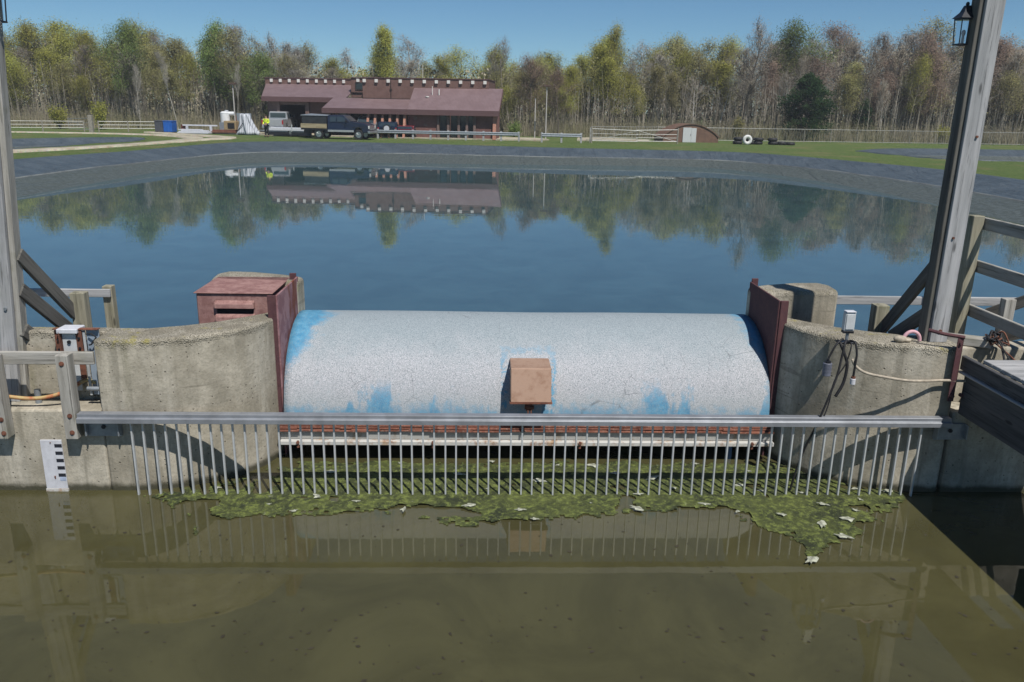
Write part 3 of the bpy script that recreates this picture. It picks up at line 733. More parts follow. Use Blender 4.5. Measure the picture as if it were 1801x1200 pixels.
def gravel_mat():
    t=NT('pale_gravel',.95,0,.2); n=t.noise(1.3,6,.7); v=t.vor(14,'Color')
    c=t.mix(t.ramp(n,.35,.65),(.34,.30,.22),(.50,.46,.36)); c=t.mix(.25,c,v,'MULTIPLY'); c=t.mix(t.ramp(t.noise(.7,6,.75),.56,.68,0,.75),c,(.12,.15,.05)); t.color(c); t.bump(t.noise(20,4),.5,.03); return t.m
M_GRAV=gravel_mat()
def track(name,pts,w,z=.99):
    P=cr([(*p,0) for p in pts],6); mb=MB(); r=random.Random(len(pts))
    for i,p in enumerate(P):
        d=(P[min(i+1,len(P)-1)]-P[max(i-1,0)]).normalized(); nn=Vector((-d.y,d.x,0)); ww=w*(1+.25*noise.noise(Vector((i*.4,0,0))))
        for s in (-.55,-.5,.5,.55): q=p+nn*s*ww; mb.v.append((q.x,q.y,z if abs(s)<.52 else z-.16))
    for i in range(len(P)-1):
        for k in range(3): a=i*4+k; mb.f.append((a,a+1,a+5,a+4))
    props(mk(name,mb,M_GRAV,smooth='all'),kind='structure')
track('gravel_path',[(-30,34),(-27.3,45.2),(-25.6,50.5),(-24.6,56),(-24.3,62),(-25.6,66.5),(-29,70.0),(-35,71.2),(-44,70.5)],1.3)
track('gravel_path',[(-24.4,61),(-23.4,64.5),(-23.2,67.5),(-25.5,70.2),(-30,73.6),(-33,76.5)],1.5,.985)
def sheet(name,P,z,mat):
    props(mk(name,MB().prism(P,z-.25,z),mat),kind='structure')
sheet('gravel_yard',[(-28,75.8),(-20,74.6),(-8,73.6),(2,73.9),(3,76),(2,79),(-12,82),(-28,84)],1.0,M_GRAV)
sheet('gravel_patch',[(5.5,76),(9,76.4),(12.2,77.2),(12.6,79.5),(9,83),(6,82)],1.0,M_GRAV)

# ------------------------------------------------------------------ pump house
def pump_house():
    BM=Matrix.Translation((-12,78,.92))@Matrix.Rotation(math.radians(-4),4,'Z')
    root=empty('pump_house',BM,'low brown pump house with long metal roofs, raised siding storey and brick walls','building')
    t=NT('brown_metal_roof',.5,.1,.4); x=t.xyz()['X']; r_=t.ramp(t.wave(2.6,dirn='X'),.90,.97); n=t.noise(1.2,5,.6)
    c=t.mix(t.ramp(n,.35,.65),(.18,.122,.125),(.215,.15,.155)); c=t.mix(t.math('MULTIPLY',r_,.5),c,(.12,.075,.075)); t.color(c); t.bump(r_,.6,.04); MR=t.m
    t=NT('brown_fascia',.6,.1,.4); r_=t.ramp(t.wave(5.,dirn='X'),.80,.95); t.color(t.mix(r_,(.135,.075,.075),(.09,.05,.05))); t.bump(r_,.5,.02); MF=t.m
    t=NT('brown_lap_siding',.75,0,.3); r_=t.ramp(t.wave(3.4,dirn='Z',prof='SAW'),.80,1.); t.color(t.mix(t.math('MULTIPLY',r_,.8),t.mix(t.ramp(t.noise(2,6,.7),.35,.65),(.145,.082,.068),(.18,.105,.088)),(.04,.024,.02))); MS=t.m
    def brick(nm,a,b):
        t=NT(nm,.9,0,.2); br=t.n.new('ShaderNodeTexBrick'); br.inputs['Color1'].default_value=(*a,1); br.inputs['Color2'].default_value=(*b,1); br.inputs['Mortar'].default_value=(.16,.11,.10,1); br.inputs['Scale'].default_value=3.2; br.inputs['Mortar Size'].default_value=.02
        sp=t.xyz(); cb=t.n.new('ShaderNodeCombineXYZ'); t.l.new(t.math('ADD',sp[0],sp[1]),cb.inputs[0]); t.l.new(sp[2],cb.inputs[1]); t.l.new(cb.outputs[0],br.inputs['Vector'])
        t.color(t.mix(t.ramp(t.noise(1.1,6,.7),.4,.7,0,.35),br.outputs['Color'],(.07,.04,.035))); return t.m
    MB1=brick('dark_red_brick',(.17,.078,.068),(.205,.10,.085)); MB2=brick('orange_brick',(.46,.22,.15),(.54,.27,.19)); MB3=brick('brown_brick',(.22,.155,.14),(.17,.12,.105))
    MW=flat('white_cap',(.68,.66,.62),.7,0,.08,4); MG=flat('dark_glass',(.02,.025,.03),.08,0,.2,2,.6); MFR=flat('dark_bronze_frame',(.05,.035,.03),.5,.3)
    zr=lambda v:3.33+.25*v
    th=.10
    def roof(name,u0,u1,v0,v1,u0b=None,u1b=None):
        u0b=u0 if u0b is None else u0b; u1b=u1 if u1b is None else u1b
        mb=MB().quad_box([(u0,v0,zr(v0)-th),(u1,v0,zr(v0)-th),(u1b,v1,zr(v1)-th),(u0b,v1,zr(v1)-th),(u0,v0,zr(v0)),(u1,v0,zr(v0)),(u1b,v1,zr(v1)),(u0b,v1,zr(v1))])
        return mk(name,mb,MR,root)
    roof('roof',-11.6,-4.85,-.02,5.2,-13.0,-4.85); roof('roof',-4.848,-3.68,.003,5.1)
    roof('roof',-4.85,2.68,-3.6,.0)
    zr0=zr; zr=lambda v:2.43+.53*(v+3.6)
    r3=roof('roof',2.685,10.75,-3.6,.05)
    zr3=zr; zr=zr0
    def fascia(u0,u1,v,dz=.40): mk('fascia',MB().box(u0,u1,v-.06,v,zr(v)-dz,zr(v)+.012),MF,root)
    fascia(-11.62,-4.85,-.02,.42); fascia(-4.87,2.68,-3.6,.43); fascia(2.683,10.77,-3.603,.44)
    mk('fascia',MB().quad_box([(10.752,-3.6,2.0),(10.80,-3.6,2.0),(10.80,.05,4.0),(10.752,.05,4.0),(10.752,-3.6,2.43),(10.80,-3.6,2.43),(10.80,.05,4.36),(10.752,.05,4.36)]),MF,root)
    # raised storeys
    mk('raised_wall',MB().box(-13.0,-3.69,4.95,9,4.3,5.08),MS,root)
    mk('raised_wall',MB().box(-3.68,-2.08,1.95,9,3.4,5.13),MS,root)
    mk('raised_wall',MB().box(-2.078,2.68,-.05,9,2.9,4.98).box(-2.078,9.5,-.045,5.99,4.98,5.10),MS,root)
    mk('raised_wall',MB().box(2.682,9.5,-.048,6,3.6,4.98),MS,root)
    mk('cap_strip',MB().box(-13.05,-3.7,4.88,9.05,5.083,5.16),MF,root); mk('cap_strip',MB().box(-3.70,-2.08,1.86,9.05,5.135,5.20).box(-2.12,9.55,-.12,6.05,5.105,5.17),MF,root)
    for i in range(10):
        u=-12.35+ i*(8.35/9.3); mk('roof_outlet',MB().box(u-.13,u+.13,4.80,4.945,4.72,5.02),MW,root,bevel=.01)
    for i in range(12):
        u=-2.98+i*1.103; v=1.94 if u<-2.1 else -.06; z=0 if u<-2.1 else -.06
        mk('roof_outlet',MB().box(u-.14,u+.14,v-.15,v-.004,4.78+z,5.06+z),MW,root,bevel=.01)
    w=mk('window',MB().box(-3.28,-2.3,1.90,1.945,4.05,4.75),MFR,root); mk('pane',MB().box(-3.18,-2.4,1.885,1.898,4.14,4.66),MG,w)
    mk('downpipe',MB().cyl((.55,-.10,3.95),.03,1.9,'z',8).box(.45,.65,-.14,-.06,4.1,4.2),MFR,root)
    mk('gutter',MB().box(-2.1,2.69,-.14,-.052,3.28,3.36).box(-3.74,-2.1,1.86,1.948,3.80,3.87),MFR,root)
    for x,h,wd in ((4.55,.75,.03),(5.15,.5,.05)): mk('vent_pipe',MB().cyl((x,-1.2,zr3(-1.2)+h/2),wd,h,'z',8),MW,r3)
    mk('vent_pipe',MB().cyl((4.15,-1.6,zr3(-1.6)+.06),.16,.1,'z',12),MW,r3)
    # ground floor, west part
    mk('wall',MB().box(-11.3,-10.2,.6,8.9,0,3.2).box(-10.2,-7.6,.603,.9,2.62,3.2),MB3,root)
    mk('pier',MB().box(-10.35,-10.08,.35,.6,0,3.0),MB3,root); mk('pier',MB().box(-7.65,-7.3,.35,1.0,0,3.0),MB3,root)
    mk('wall',MB().box(-7.3,-4.9,.62,.9,0,3.2),MS,root)
    mk('brick_fin',MB().extr_x([(.35,0),(-.35,0),(-.1,1.1),(.35,1.3)],-7.62,-7.34),MB2,root)
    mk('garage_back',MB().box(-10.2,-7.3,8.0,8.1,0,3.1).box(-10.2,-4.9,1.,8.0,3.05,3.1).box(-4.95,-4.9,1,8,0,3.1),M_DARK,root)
    # middle recess
    mk('wall',MB().box(-4.88,-4.4,-2.6,.0,0,2.5).box(-4.4,2.68,-.9,-.7,0,2.4),MS,root)
    for a in (-4.3,-3.1,-1.9): 
        d=mk('window',MB().box(a,a+1.0,-.98,-.905,.1,2.2),MFR,root); mk('pane',MB().box(a+.06,a+.94,-.995,-.982,.2,2.1),MG,d)
    for a in (-4.38,-3.2,-2.0): mk('pier',MB().box(a,a+.18,-1.2,-.9,0,2.4),MB3,root)
    d=mk('window',MB().box(-.9,2.5,-.98,-.905,.1,2.2),MFR,root); mk('pane',MB().box(-.8,2.4,-.995,-.982,.2,2.1),MG,d)
    for i,a in enumerate((-.92,-.28,.38,1.04,1.70,2.34)):
        mk('brick_fin',MB().extr_x([(-1.3,0),(-4.1,0),(-3.35,2.0),(-1.3,2.2)],a,a+.20),MB2,root)
    # east part
    mk('wall',MB().box(2.70,5.35,-3.1,-2.9,0,2.42).box(8.45,10.5,-3.1,-2.9,0,2.42).box(5.35,8.45,-3.098,-2.9,2.05,2.42).box(10.3,10.5,-2.9,.05,0,2.6).box(2.70,2.9,-2.9,-.7,0,2.42),MB1,root)
    for i,a in enumerate((5.5,6.45,7.25,7.95)):
        d=mk('glass_door',MB().box(a,a+.62,-2.98,-2.9,.02,2.04),MFR,root); mk('pane',MB().box(a+.06,a+.56,-3.0,-2.985,.12,1.95),MG,d)
    for a in (5.28,6.17,7.1,7.82,8.5): mk('pier',MB().box(a,a+.2,-3.25,-2.75,0,2.3),MB3,root)
    mk('brick_fin',MB().extr_x([(-2.9,0),(-3.55,0),(-3.2,2.2),(-2.9,2.2)],10.22,10.5),MB2,root)
    mk('wall',MB().box(-13.0,9.4,8.9,9.0,0,3.4).box(9.35,10.5,-.1,.04,0,3.9).box(9.3,9.4,.05,8.9,0,3.6),MS,root)
    mk('wall_mark',MB().box(3.2,3.5,-3.112,-3.104,1.55,1.85).box(4.1,4.4,-3.112,-3.104,1.05,1.25),MB3,root)
    mk('antenna',MB().cyl((2.4,6,5.9),.02,1.4,'z',6).box(-.35,.05,4.2,4.3,5.2,5.30),MW,root)
    return root
pump_house()

# ------------------------------------------------------------------ vehicles
M_NAVY=flat('navy_car_paint',(.018,.028,.055),.25,.35,.1,3,.6); M_SILV=flat('silver_car_paint',(.42,.43,.44),.3,.4,.05,3,.6); M_CGLASS=flat('car_glass',(.03,.045,.055),.05,0,.1,2,.8)
M_GREYCAR=flat('grey_car_paint',(.20,.22,.24),.3,.5,.05,3,.6); M_REDCAR=flat('dark_red_car_paint',(.16,.02,.03),.3,.3,.05,3,.6); M_CHROME=flat('bright_wheel_metal',(.5,.5,.5),.3,.9,.1,8)
M_BEDWOOD=m_wood('truck_side_planks',(.40,.34,.22),(.26,.21,.13),mossamt=0); M_RED=flat('red_lens',(.35,.02,.02),.3,0,.05); M_LENS=flat('headlight_lens',(.6,.6,.58),.15,0,.05)
M_BOXBLK=flat('dark_box_canvas',(.022,.026,.030),.6,0,.3,3)
def wheels(root,xs,half,r,w=.24):
    for x in xs:
        for s in (-1,1):
            ty=MB(); cx=(x,s*(half-w/2),r)
            pr=[(r*.62,-w/2),(r*.93,-w/2),(r,-w/2+.04),(r,w/2-.04),(r*.93,w/2),(r*.62,w/2)]
            rings=[[(x+p*math.cos(2*PI*k/24),s*(half-w/2)+q,r+p*math.sin(2*PI*k/24)) for k in range(24)] for p,q in pr]
            wh=empty('wheel',Matrix.Identity(4),None,None); wh.parent=root
            mk('tyre',ty.loft(rings,caps=False),M_BLACK,wh,smooth=True)
            rm=MB().cyl((x,s*(half-.03),r),r*.60,.03,'y',20).cyl((x,s*(half-.012),r),r*.2,.03,'y',12)
            for k in range(5):
                a=2*PI*k/5; rm.tube([(x,s*(half-.012),r),(x+r*.5*math.cos(a),s*(half-.012),r+r*.5*math.sin(a))],.035,5)
            mk('rim',rm,M_CHROME,wh,smooth=True)
def cab(mb,prof,half,tum=.16,zt=1.2):
    """side outline extruded across, upper part leaning in"""
    k=len(prof); n=len(mb.v)
    for s in (-1,1):
        for x,z in prof:
            inn=max(0,(z-zt))*tum*1.6; mb.v.append((x,s*(half-inn),z))
    mb.f.append(tuple(n+i for i in range(k))); mb.f.append(tuple(n+k+i for i in range(k-1,-1,-1)))
    for i in range(k):
        j=(i+1)%k; mb.f.append((n+j,n+i,n+k+i,n+k+j))
    return mb
def side_glass(root,name,quad,half,zt=1.2,tum=.16,parent=None,mat=None):
    for s in (-1,1):
        mb=MB(); n=0
        for x,z in quad: mb.v.append((x,s*(half-max(0,z-zt)*tum*1.6+.008),z))
        mb.f.append(tuple(n+i for i in range(len(quad))) if s<0 else tuple(n+i for i in range(len(quad)-1,-1,-1)))
        mk(name,mb,mat or M_CGLASS,parent or root)
def truck(M,label,paint,flatbed,group=None):
    root=empty('pickup_truck',M,label,'truck',group); H=.95
    cabp=[(2.2,.62),(2.2,1.86),(2.32,1.93),(3.55,1.93),(4.15,1.42),(5.35,1.30),(5.66,1.15),(5.70,.62),(5.35,.55),(5.22,.62),(5.1,.88),(4.85,.98),(4.6,.88),(4.48,.6)]
    mk('cab',cab(MB(),cabp,H),paint,root,bevel=.03,seg=2)
    for q in ([(2.42,1.38),(2.45,1.80),(2.92,1.82),(2.96,1.40)],[(3.05,1.40),(3.02,1.82),(3.5,1.82),(3.95,1.42)]): side_glass(root,'side_window',q,H)
    mk('windscreen',MB().quad_box([(3.63,-.74,1.85),(4.14,-.86,1.44),(4.14,.86,1.44),(3.63,.74,1.85),(3.65,-.74,1.87),(4.16,-.86,1.46),(4.16,.86,1.46),(3.65,.74,1.87)]),M_CGLASS,root)
    mk('sill_trim',MB().box(2.25,4.45,-H-.02,-H+.01,.60,.76).box(2.25,4.45,H-.01,H+.02,.60,.76),M_SILV,root)
    mk('grille',MB().box(5.69,5.74,-.6,.6,.80,1.16),M_CHROME,root)
    mk('front_bumper',MB().box(5.62,5.86,-.98,.98,.50,.72),M_CHROME,root,bevel=.03)
    for s in (-1,1): mk('headlight',MB().box(5.60,5.735,s*.78-.13,s*.78+.13,.88,1.12),M_LENS,root,bevel=.02); mk('wing_mirror',MB().box(3.8,3.92,s*1.06-.1,s*1.06+.1,1.36,1.60),M_BLACKM,root,bevel=.02)
    mk('wheel_arch',MB().box(4.4,5.3,-H-.015,-H+.05,.98,1.03).box(4.4,5.3,H-.05,H+.015,.98,1.03),M_BLACK,root)
    if flatbed:
        mk('chassis',MB().box(.0,2.3,-.5,.5,.45,.68).box(.2,.9,-.9,.9,.55,.72).box(1.9,2.2,-.9,.9,.45,.72),M_BLACKM,root)
        mk('bed_side',MB().box(-.05,2.18,-1.02,-.98,.86,1.22).box(-.05,2.18,.98,1.02,.86,1.22).box(-.05,-.01,-.98,.98,.86,1.22),M_BEDWOOD,root)
        mk('bed_floor',MB().box(-.05,2.18,-1.0,1.0,.72,.855),M_BLACKM,root)
        mk('cargo_box',MB().box(0.02,2.1,-.93,.93,.86,1.84),M_BOXBLK,root,bevel=.02)
        mk('box_lid',MB().quad_box([(-.05,-.97,1.845),(2.14,-.97,1.80+.045),(2.14,.97,1.845),(-.05,.97,1.845),(-.05,-.97,1.90),(2.14,-.97,1.87),(2.14,.97,1.90),(.1,.97,1.99)]),M_GALVD,root)
    else:
        mk('bed',cab(MB(),[(.0,.55),(.0,1.28),(2.18,1.28),(2.18,.6),(1.9,.6),(1.78,.88),(1.5,.98),(1.2,.88),(1.08,.6)],H),paint,root,bevel=.02)
        mk('tailgate',MB().box(-.03,.02,-.78,.78,.70,1.24),paint,root,bevel=.01)
        mk('rear_window',MB().box(2.17,2.198,-.70,.70,1.40,1.80),M_CGLASS,root)
        mk('rear_bumper',MB().box(-.14,.02,-.95,.95,.48,.66),M_CHROME,root,bevel=.03)
        for s in (-1,1): mk('tail_light',MB().box(-.02,.06,s*.90-.06,s*.90+.055,.85,1.20),M_RED,root)
        mk('number_plate',MB().box(-.155,-.142,-.15,.15,.50,.63),M_GAUGE,root)
    wheels(root,(1.45,4.85),.98,.40)
    return root
truck(V2(-17.55,70.6,.9,-8),'dark navy crew truck with plank-sided bed and black box, parked on the grass',M_NAVY,True)
truck(V2(-21.9,76.0,1.0,92),'white pickup truck seen from behind at the open garage bay',M_SILV,False)
def suv(M,label,paint,name='suv_car',L=4.5,Hh=1.7,spare=False):
    root=empty(name,M,label,'car'); H=.9; k=Hh/1.7
    p=[(0,.45),(0,1.05*k),(.12,1.62*k),(.5,1.7*k),(2.5,1.7*k),(3.25,1.12*k),(4.25,1.0*k),(4.5,.85*k),(4.5,.42),(4.05,.42),(3.9,.72),(3.6,.82),(3.3,.72),(3.15,.40),(1.3,.40),(1.15,.72),(.85,.82),(.55,.72),(.4,.42)]
    p=[(x*L/4.5,z) for x,z in p]
    mk('body',cab(MB(),p,H,.14,1.05*k),paint,root,bevel=.03,seg=2)
    f=L/4.5
    for q in ([(.3,1.12),(.35,1.55),(1.2,1.6),(1.2,1.12)],[(1.3,1.12),(1.3,1.6),(2.4,1.6),(3.0,1.14)]): side_glass(root,'side_window',[(x*f,z*k) for x,z in q],H,1.05*k,.14)
    mk('windscreen',MB().quad_box([(2.58*f,-.72,1.64*k),(3.22*f,-.80,1.15*k),(3.22*f,.80,1.15*k),(2.58*f,.72,1.64*k),(2.6*f,-.72,1.66*k),(3.24*f,-.80,1.17*k),(3.24*f,.80,1.17*k),(2.6*f,.72,1.66*k)]),M_CGLASS,root)
    mk('rear_window',MB().quad_box([(.02*f,-.72,1.12*k),(.03*f,-.72,1.10*k),(.03*f,.72,1.10*k),(.02*f,.72,1.12*k),(.08*f,-.66,1.55*k),(.12*f,-.66,1.55*k),(.12*f,.66,1.55*k),(.08*f,.66,1.55*k)]),M_CGLASS,root)
    mk('bumper',MB().box(4.45*f,4.58*f,-.86,.86,.40,.62),M_BLACKM,root,bevel=.02); mk('bumper',MB().box(-.1,.03,-.86,.86,.40,.62),M_BLACKM,root,bevel=.02)
    for s in (-1,1): mk('headlight',MB().box(4.38*f,4.515*f,s*.7-.12,s*.7+.12,.74*k,.90*k),M_LENS,root); mk('tail_light',MB().box(-.02,.05,s*.78-.06,s*.78+.06,.8*k,1.05*k),M_RED,root)
    if spare: mk('spare_wheel',MB().cyl((-.12,0,.95*k),.33,.18,'x',20),M_BLACK,root,smooth=True); mk('wheel_cover',MB().cyl((-.22,0,.95*k),.24,.02,'x',16),M_GAUGE,root)
    wheels(root,(.85*f,3.6*f),.93,.34,.22)
suv(V2(-13.35,77.6,1.0,-86),'grey four-wheel-drive facing out, half hidden behind the navy truck',M_GREYCAR)
suv(V2(-11.25,73.7,1.0,86),'small dark jeep with white spare wheel cover by the brick fins',M_NAVY,'jeep_car',3.0,1.30,True)
suv(V2(-9.8,73.9,1.0,86),'small dark red car at the brick fins beside the jeep',M_REDCAR,'red_car',3.4,1.0)

# ------------------------------------------------------------------ person
def person():
    root=empty('person',V2(-20.95,70.9,.93,-14),'person in yellow high-visibility top and black trousers standing on the grass by the trailer','person')
    V=[(0,0,.93),(0,0,1.12),(0,.0,1.32),(0,0,1.46),(0,-.01,1.55),(0,-.02,1.66),(0,-.02,1.73),
       (-.10,0,.88),(-.11,-.02,.50),(-.115,.02,.09),(-.12,-.10,.04),(.10,0,.88),(.115,-.02,.50),(.125,.02,.09),(.13,-.10,.04),
       (-.19,0,1.42),(-.25,.02,1.16),(-.20,-.16,1.02),(.19,0,1.42),(.26,.02,1.17),(.16,-.2,1.10),(-.19,-.22,1.01),(.14,-.27,1.10)]
    E_=[(0,1),(1,2),(2,3),(3,4),(4,5),(5,6),(0,7),(7,8),(8,9),(9,10),(0,11),(11,12),(12,13),(13,14),(3,15),(15,16),(16,17),(3,18),(18,19),(19,20),(17,21),(20,22)]
    Rr=[.15,.14,.165,.12,.055,.085,.07,.10,.07,.05,.04,.10,.07,.05,.04,.07,.05,.038,.07,.05,.038,.035,.035]
    def skin(name,idx,edges,mat,grow=0,root_i=0):
        me=bpy.data.meshes.new(name); mp={a:i for i,a in enumerate(idx)}
        me.from_pydata([V[a] for a in idx],[(mp[a],mp[b]) for a,b in edges if a in mp and b in mp],[]); me.materials.append(mat)
        o=bpy.data.objects.new(name,me); COL.objects.link(o); o.parent=root
        m=o.modifiers.new('s','SKIN')
        for i,a in enumerate(idx):
            sv=me.skin_vertices[0].data[i]; sv.radius=(Rr[a]+grow,(Rr[a]+grow)*(.75 if a in(0,1,2,3) else 1)); sv.use_root=(a==root_i)
        m2=o.modifiers.new('u','SUBSURF'); m2.levels=2; m2.render_levels=2; m.use_smooth_shade=True
        return o
    MSk=flat('skin',(.42,.25,.18),.6,0,.08); skin('body',list(range(23)),E_,MSk)
    skin('high_visibility_top',[1,2,3,15,16,17,18,19,20],E_,flat('high_visibility_yellow',(.62,.75,.05),.7,0,.1,5),.022,2)
    skin('trousers',[0,7,8,9,11,12,13],E_,flat('black_cloth',(.015,.016,.02),.8,0,.2,8),.020,0)
    mk('hair',MB().ell((0,.0,1.735),.098,.108,.085,14,8),flat('dark_hair',(.03,.02,.015),.7,0,.2,20),root,smooth='all')
    mk('face',MB().ell((0,-.115,1.655),.014,.018,.022).ell((-.032,-.098,1.685),.011,.008,.008).ell((.032,-.098,1.685),.011,.008,.008).ell((0,-.100,1.615),.026,.008,.007).ell((-.088,-.02,1.67),.012,.022,.03).ell((.088,-.02,1.67),.012,.022,.03),MSk,root,smooth='all')
    for s,c in ((-1,(-.19,-.24,1.005)),(1,(.14,-.29,1.10))):
        hb=MB()
        for k in range(4): hb.tube([(c[0]-.03+.02*k,c[1],c[2]),(c[0]-.03+.02*k,c[1]-.05,c[2]-.005),(c[0]-.03+.02*k,c[1]-.07,c[2]-.035-.005*k)],[.010,.009,.007],6)
        hb.tube([(c[0]-s*.035,c[1]+.03,c[2]),(c[0]-s*.055,c[1]-.02,c[2]-.01)],[.011,.008],6)
        mk('hand',hb,MSk,root,smooth='all')
    for x in (-.12,.13): mk('boot',MB().ell((x,-.06,.035),.055,.13,.055),M_BLACK,root,smooth='all')
person()

# ------------------------------------------------------------------ yard things
def trailer():
    root=empty('flat_trailer',V2(-21.6,72.9,.93,-7),'low flat trailer with white side rails behind the person in yellow','trailer')
    mk('deck',MB().box(0,4.1,0,1.8,.38,.46),M_GALVD,root); mk('side_rail',MB().box(-.1,4.15,-.05,-.005,.48,.70).box(-.1,4.15,1.8,1.85,.48,.70),M_GAUGE,root,bevel=.01)
    mk('shade_board',MB().box(.2,4.1,-.04,-.0,.10,.37),M_BLACKM,root); mk('post',MB().box(2.3,2.38,-.06,-.01,.40,1.0),M_GALV,root)  # black board under the deck stands for the shadow there
    mk('drawbar',MB().tube([(0,.3,.42),(-1.0,.9,.42),(0,1.5,.42)],.035,6),M_GALVD,root)
    wheels(root,(2.2,),.93,.28,.18)
    for c in root.children:
        if c.name.startswith('wheel'): c.matrix_basis=Matrix.Translation((0,.9,0))
trailer()
def drape():
    t=NT('striped_white_sheeting',.6,0,.3); w_=t.wave(1.6,dirn='X',dist=6,vec=t.map((1,1,.35))); t.color(t.mix(t.ramp(w_,.74,.98),(.48,.50,.54),(.20,.21,.24)))
    root=empty('sheeted_stack',V2(-23.85,75.2,.95,0),'tall bundle of white and dark striped sheeting slumped beside the pump machine','sheeted stack')
    mb=MB(); rings=[]
    for j in range(9):
        f=j/8; z=1.75*f; k=1-.62*f**.8
        rings.append([((.98*k*math.cos(a)+.16*k*math.cos(7*a+j*.3)-.25*f),(.6*k*math.sin(a)+.12*k*math.sin(6*a+j*.4)),z+.05*math.sin(5*a)) for a in [2*PI*i/36 for i in range(36)]])
    mk('sheeting',mb.loft(rings),t.m,root,smooth='all'); mk('strap',MB().tube([(-.9,-.5,.15),(-.3,-.42,1.0),(-.2,-.1,1.8)],.03,6),M_BLACK,root)
    mk('top_panel',MB().box(-1.0,.3,.1,.16,1.2,1.80),M_GALVD,root)
drape()
def machine():
    root=empty('pump_machine',V2(-26.0,76.6,.95,0),'tan engine unit with black grille on a rusty skid, white tank behind','machine')
    mk('skid',MB().box(-1.6,1.4,-.5,.5,.05,.30).box(-1.6,-1.5,-.6,.6,.0,.1).box(1.2,1.3,-.6,.6,0,.1),M_RUST,root)
    mk('engine_cover',MB().box(-.35,.75,-.45,.45,.30,1.10),flat('tan_paint',(.30,.22,.12),.6,0,.2,4),root,bevel=.04)
    mk('grille',MB().box(.0,.62,-.47,-.452,.42,.92),M_DARK,root); mk('exhaust',MB().cyl((.6,.2,1.3),.05,.5,'z',8),M_RUST,root)
    t=mk('tank',MB().cyl((-.55,.7,1.35),.42,.8,'z',18).ell((-.55,.7,1.78),.42,.42,.15,18,6).cyl((-.15,.7,1.72),.18,.9,'x',12),flat('white_plastic_tank',(.66,.67,.68),.5,0,.08,4),root,smooth=True)
    mk('tank_lid',MB().cyl((-.4,.7,1.97),.16,.1,'z',14),M_GAUGE,t); mk('tank_stand',MB().box(-1.0,-.1,.3,1.1,.30,.95),M_GALVD,root)
    mk('rack_panel',MB().box(.6,1.5,.5,.56,1.0,1.60).box(.6,.66,.5,.56,.3,1.0).box(1.44,1.5,.5,.56,.3,1.0),M_GALVD,root)
machine()
def stackt(name,label,M,items,mat,cat):
    root=empty(name,M,label,cat)
    for b in items: mk('length',MB().box(*b),mat,root,bevel=.01)
stackt('white_beam','long white beam propped level on two blocks in the yard',V2(-29.1,76.2,.93,-3),[(-1.0,2.2,-.06,.06,.62,.74),(-.7,-.5,-.1,.1,0,.61),(1.5,1.7,-.1,.1,0,.61)],M_GAUGE,'beam')
stackt('panel_stack','low stack of white panels lying on the grass beside the rusty drum',V2(-28.4,75.1,.93,-3),[(-1.6,1.2,-.5,.5,.02,.12),(-1.5,1.1,-.45,.5,.123,.22),(-1.3,.9,-.4,.45,.223,.30),(-1.55,.4,-.4,.4,.303,.37)],M_GAUGE,'panel stack')
stackt('pipe_run','long thin rusty pipes lying in the yard grass before the engine unit',V2(-26.6,75.4,.93,-3),[(-2.2,2.2,-.05,.05,.1,.2),(-1.6,2.6,.1,.2,.08,.18)],M_RUST,'pipe')
def bin_(label,M,w,h,mat):
    root=empty('storage_bin',M,label,'bin')
    mk('body',MB().box(-w/2,w/2,-.5,.5,.08,h),mat,root,bevel=.03,seg=2)
    mk('lid',MB().box(-w/2-.03,w/2+.03,-.53,.53,h+.004,h+.07),mat,root,bevel=.02)
    r=MB()
    for i in range(5): x=-w/2+w*(i+.5)/5; r.box(x-.02,x+.02,-.53,-.502,.15,h-.08)
    mk('rib',r,mat,root); mk('foot',MB().box(-w/2+.05,-w/2+.2,-.4,.4,0,.079).box(w/2-.2,w/2-.05,-.4,.4,0,.079),M_BLACKM,root)
bin_('bright blue storage bin beside the dark grey bin near the fence',V2(-31.1,75.9,.92,-4),.78,.98,flat('bright_blue_plastic',(.015,.11,.42),.45,0,.12,3))
bin_('dark grey storage bin beside the bright blue bin',V2(-31.95,76.1,.92,-4),.80,1.0,flat('dark_grey_plastic',(.07,.075,.09),.55,0,.15,3))
r_=empty('oil_drum',V2(-30.1,76.6,.92),'rusty red steel drum between the blue bin and the white panels','drum')
mk('body',MB().cyl((0,0,.36),.29,.72,'z',20),m_rust('red_rust_drum',(.24,.06,.04),(.30,.09,.05),(.12,.04,.03)),r_,smooth=True)
mk('hoop',MB().cyl((0,0,.24),.305,.03,'z',20).cyl((0,0,.48),.305,.03,'z',20).cyl((0,0,.72),.305,.03,'z',20),M_RUST,r_,smooth=True)

def lamp(x,y,h,label,head=True,lean=0):
    root=empty('lamp_pole',V2(x,y,.9)@Matrix.Rotation(lean,4,'Y'),label,'lamp pole')
    mk('pole',MB().cyl((0,0,h/2),.065,h,'z',10,.05),flat('pale_pole',(.42,.40,.37),.7,0,.1,3),root,smooth=True)
    if head: mk('lamp_head',MB().box(-.32,.32,-.22,.22,h-.02,h+.16),flat('brown_lamp_head',(.09,.055,.04),.5,.1,.1),root,bevel=.02); mk('lamp_glass',MB().box(-.24,.24,-.16,.16,h-.035,h-.022),M_LENS,root)
    else: mk('pole_cap',MB().cyl((0,0,h+.02),.07,.05,'z',10),M_GALVD,root)
lamp(-26.2,78.9,4.35,'tall lamp pole with a flat brown head beside the white tank')
lamp(2.72,77.5,4.65,'tall lamp pole with a flat brown head east of the pump house')
lamp(1.75,79.5,3.6,'plain pale pole just beside the lamp pole near the pump house corner',False)

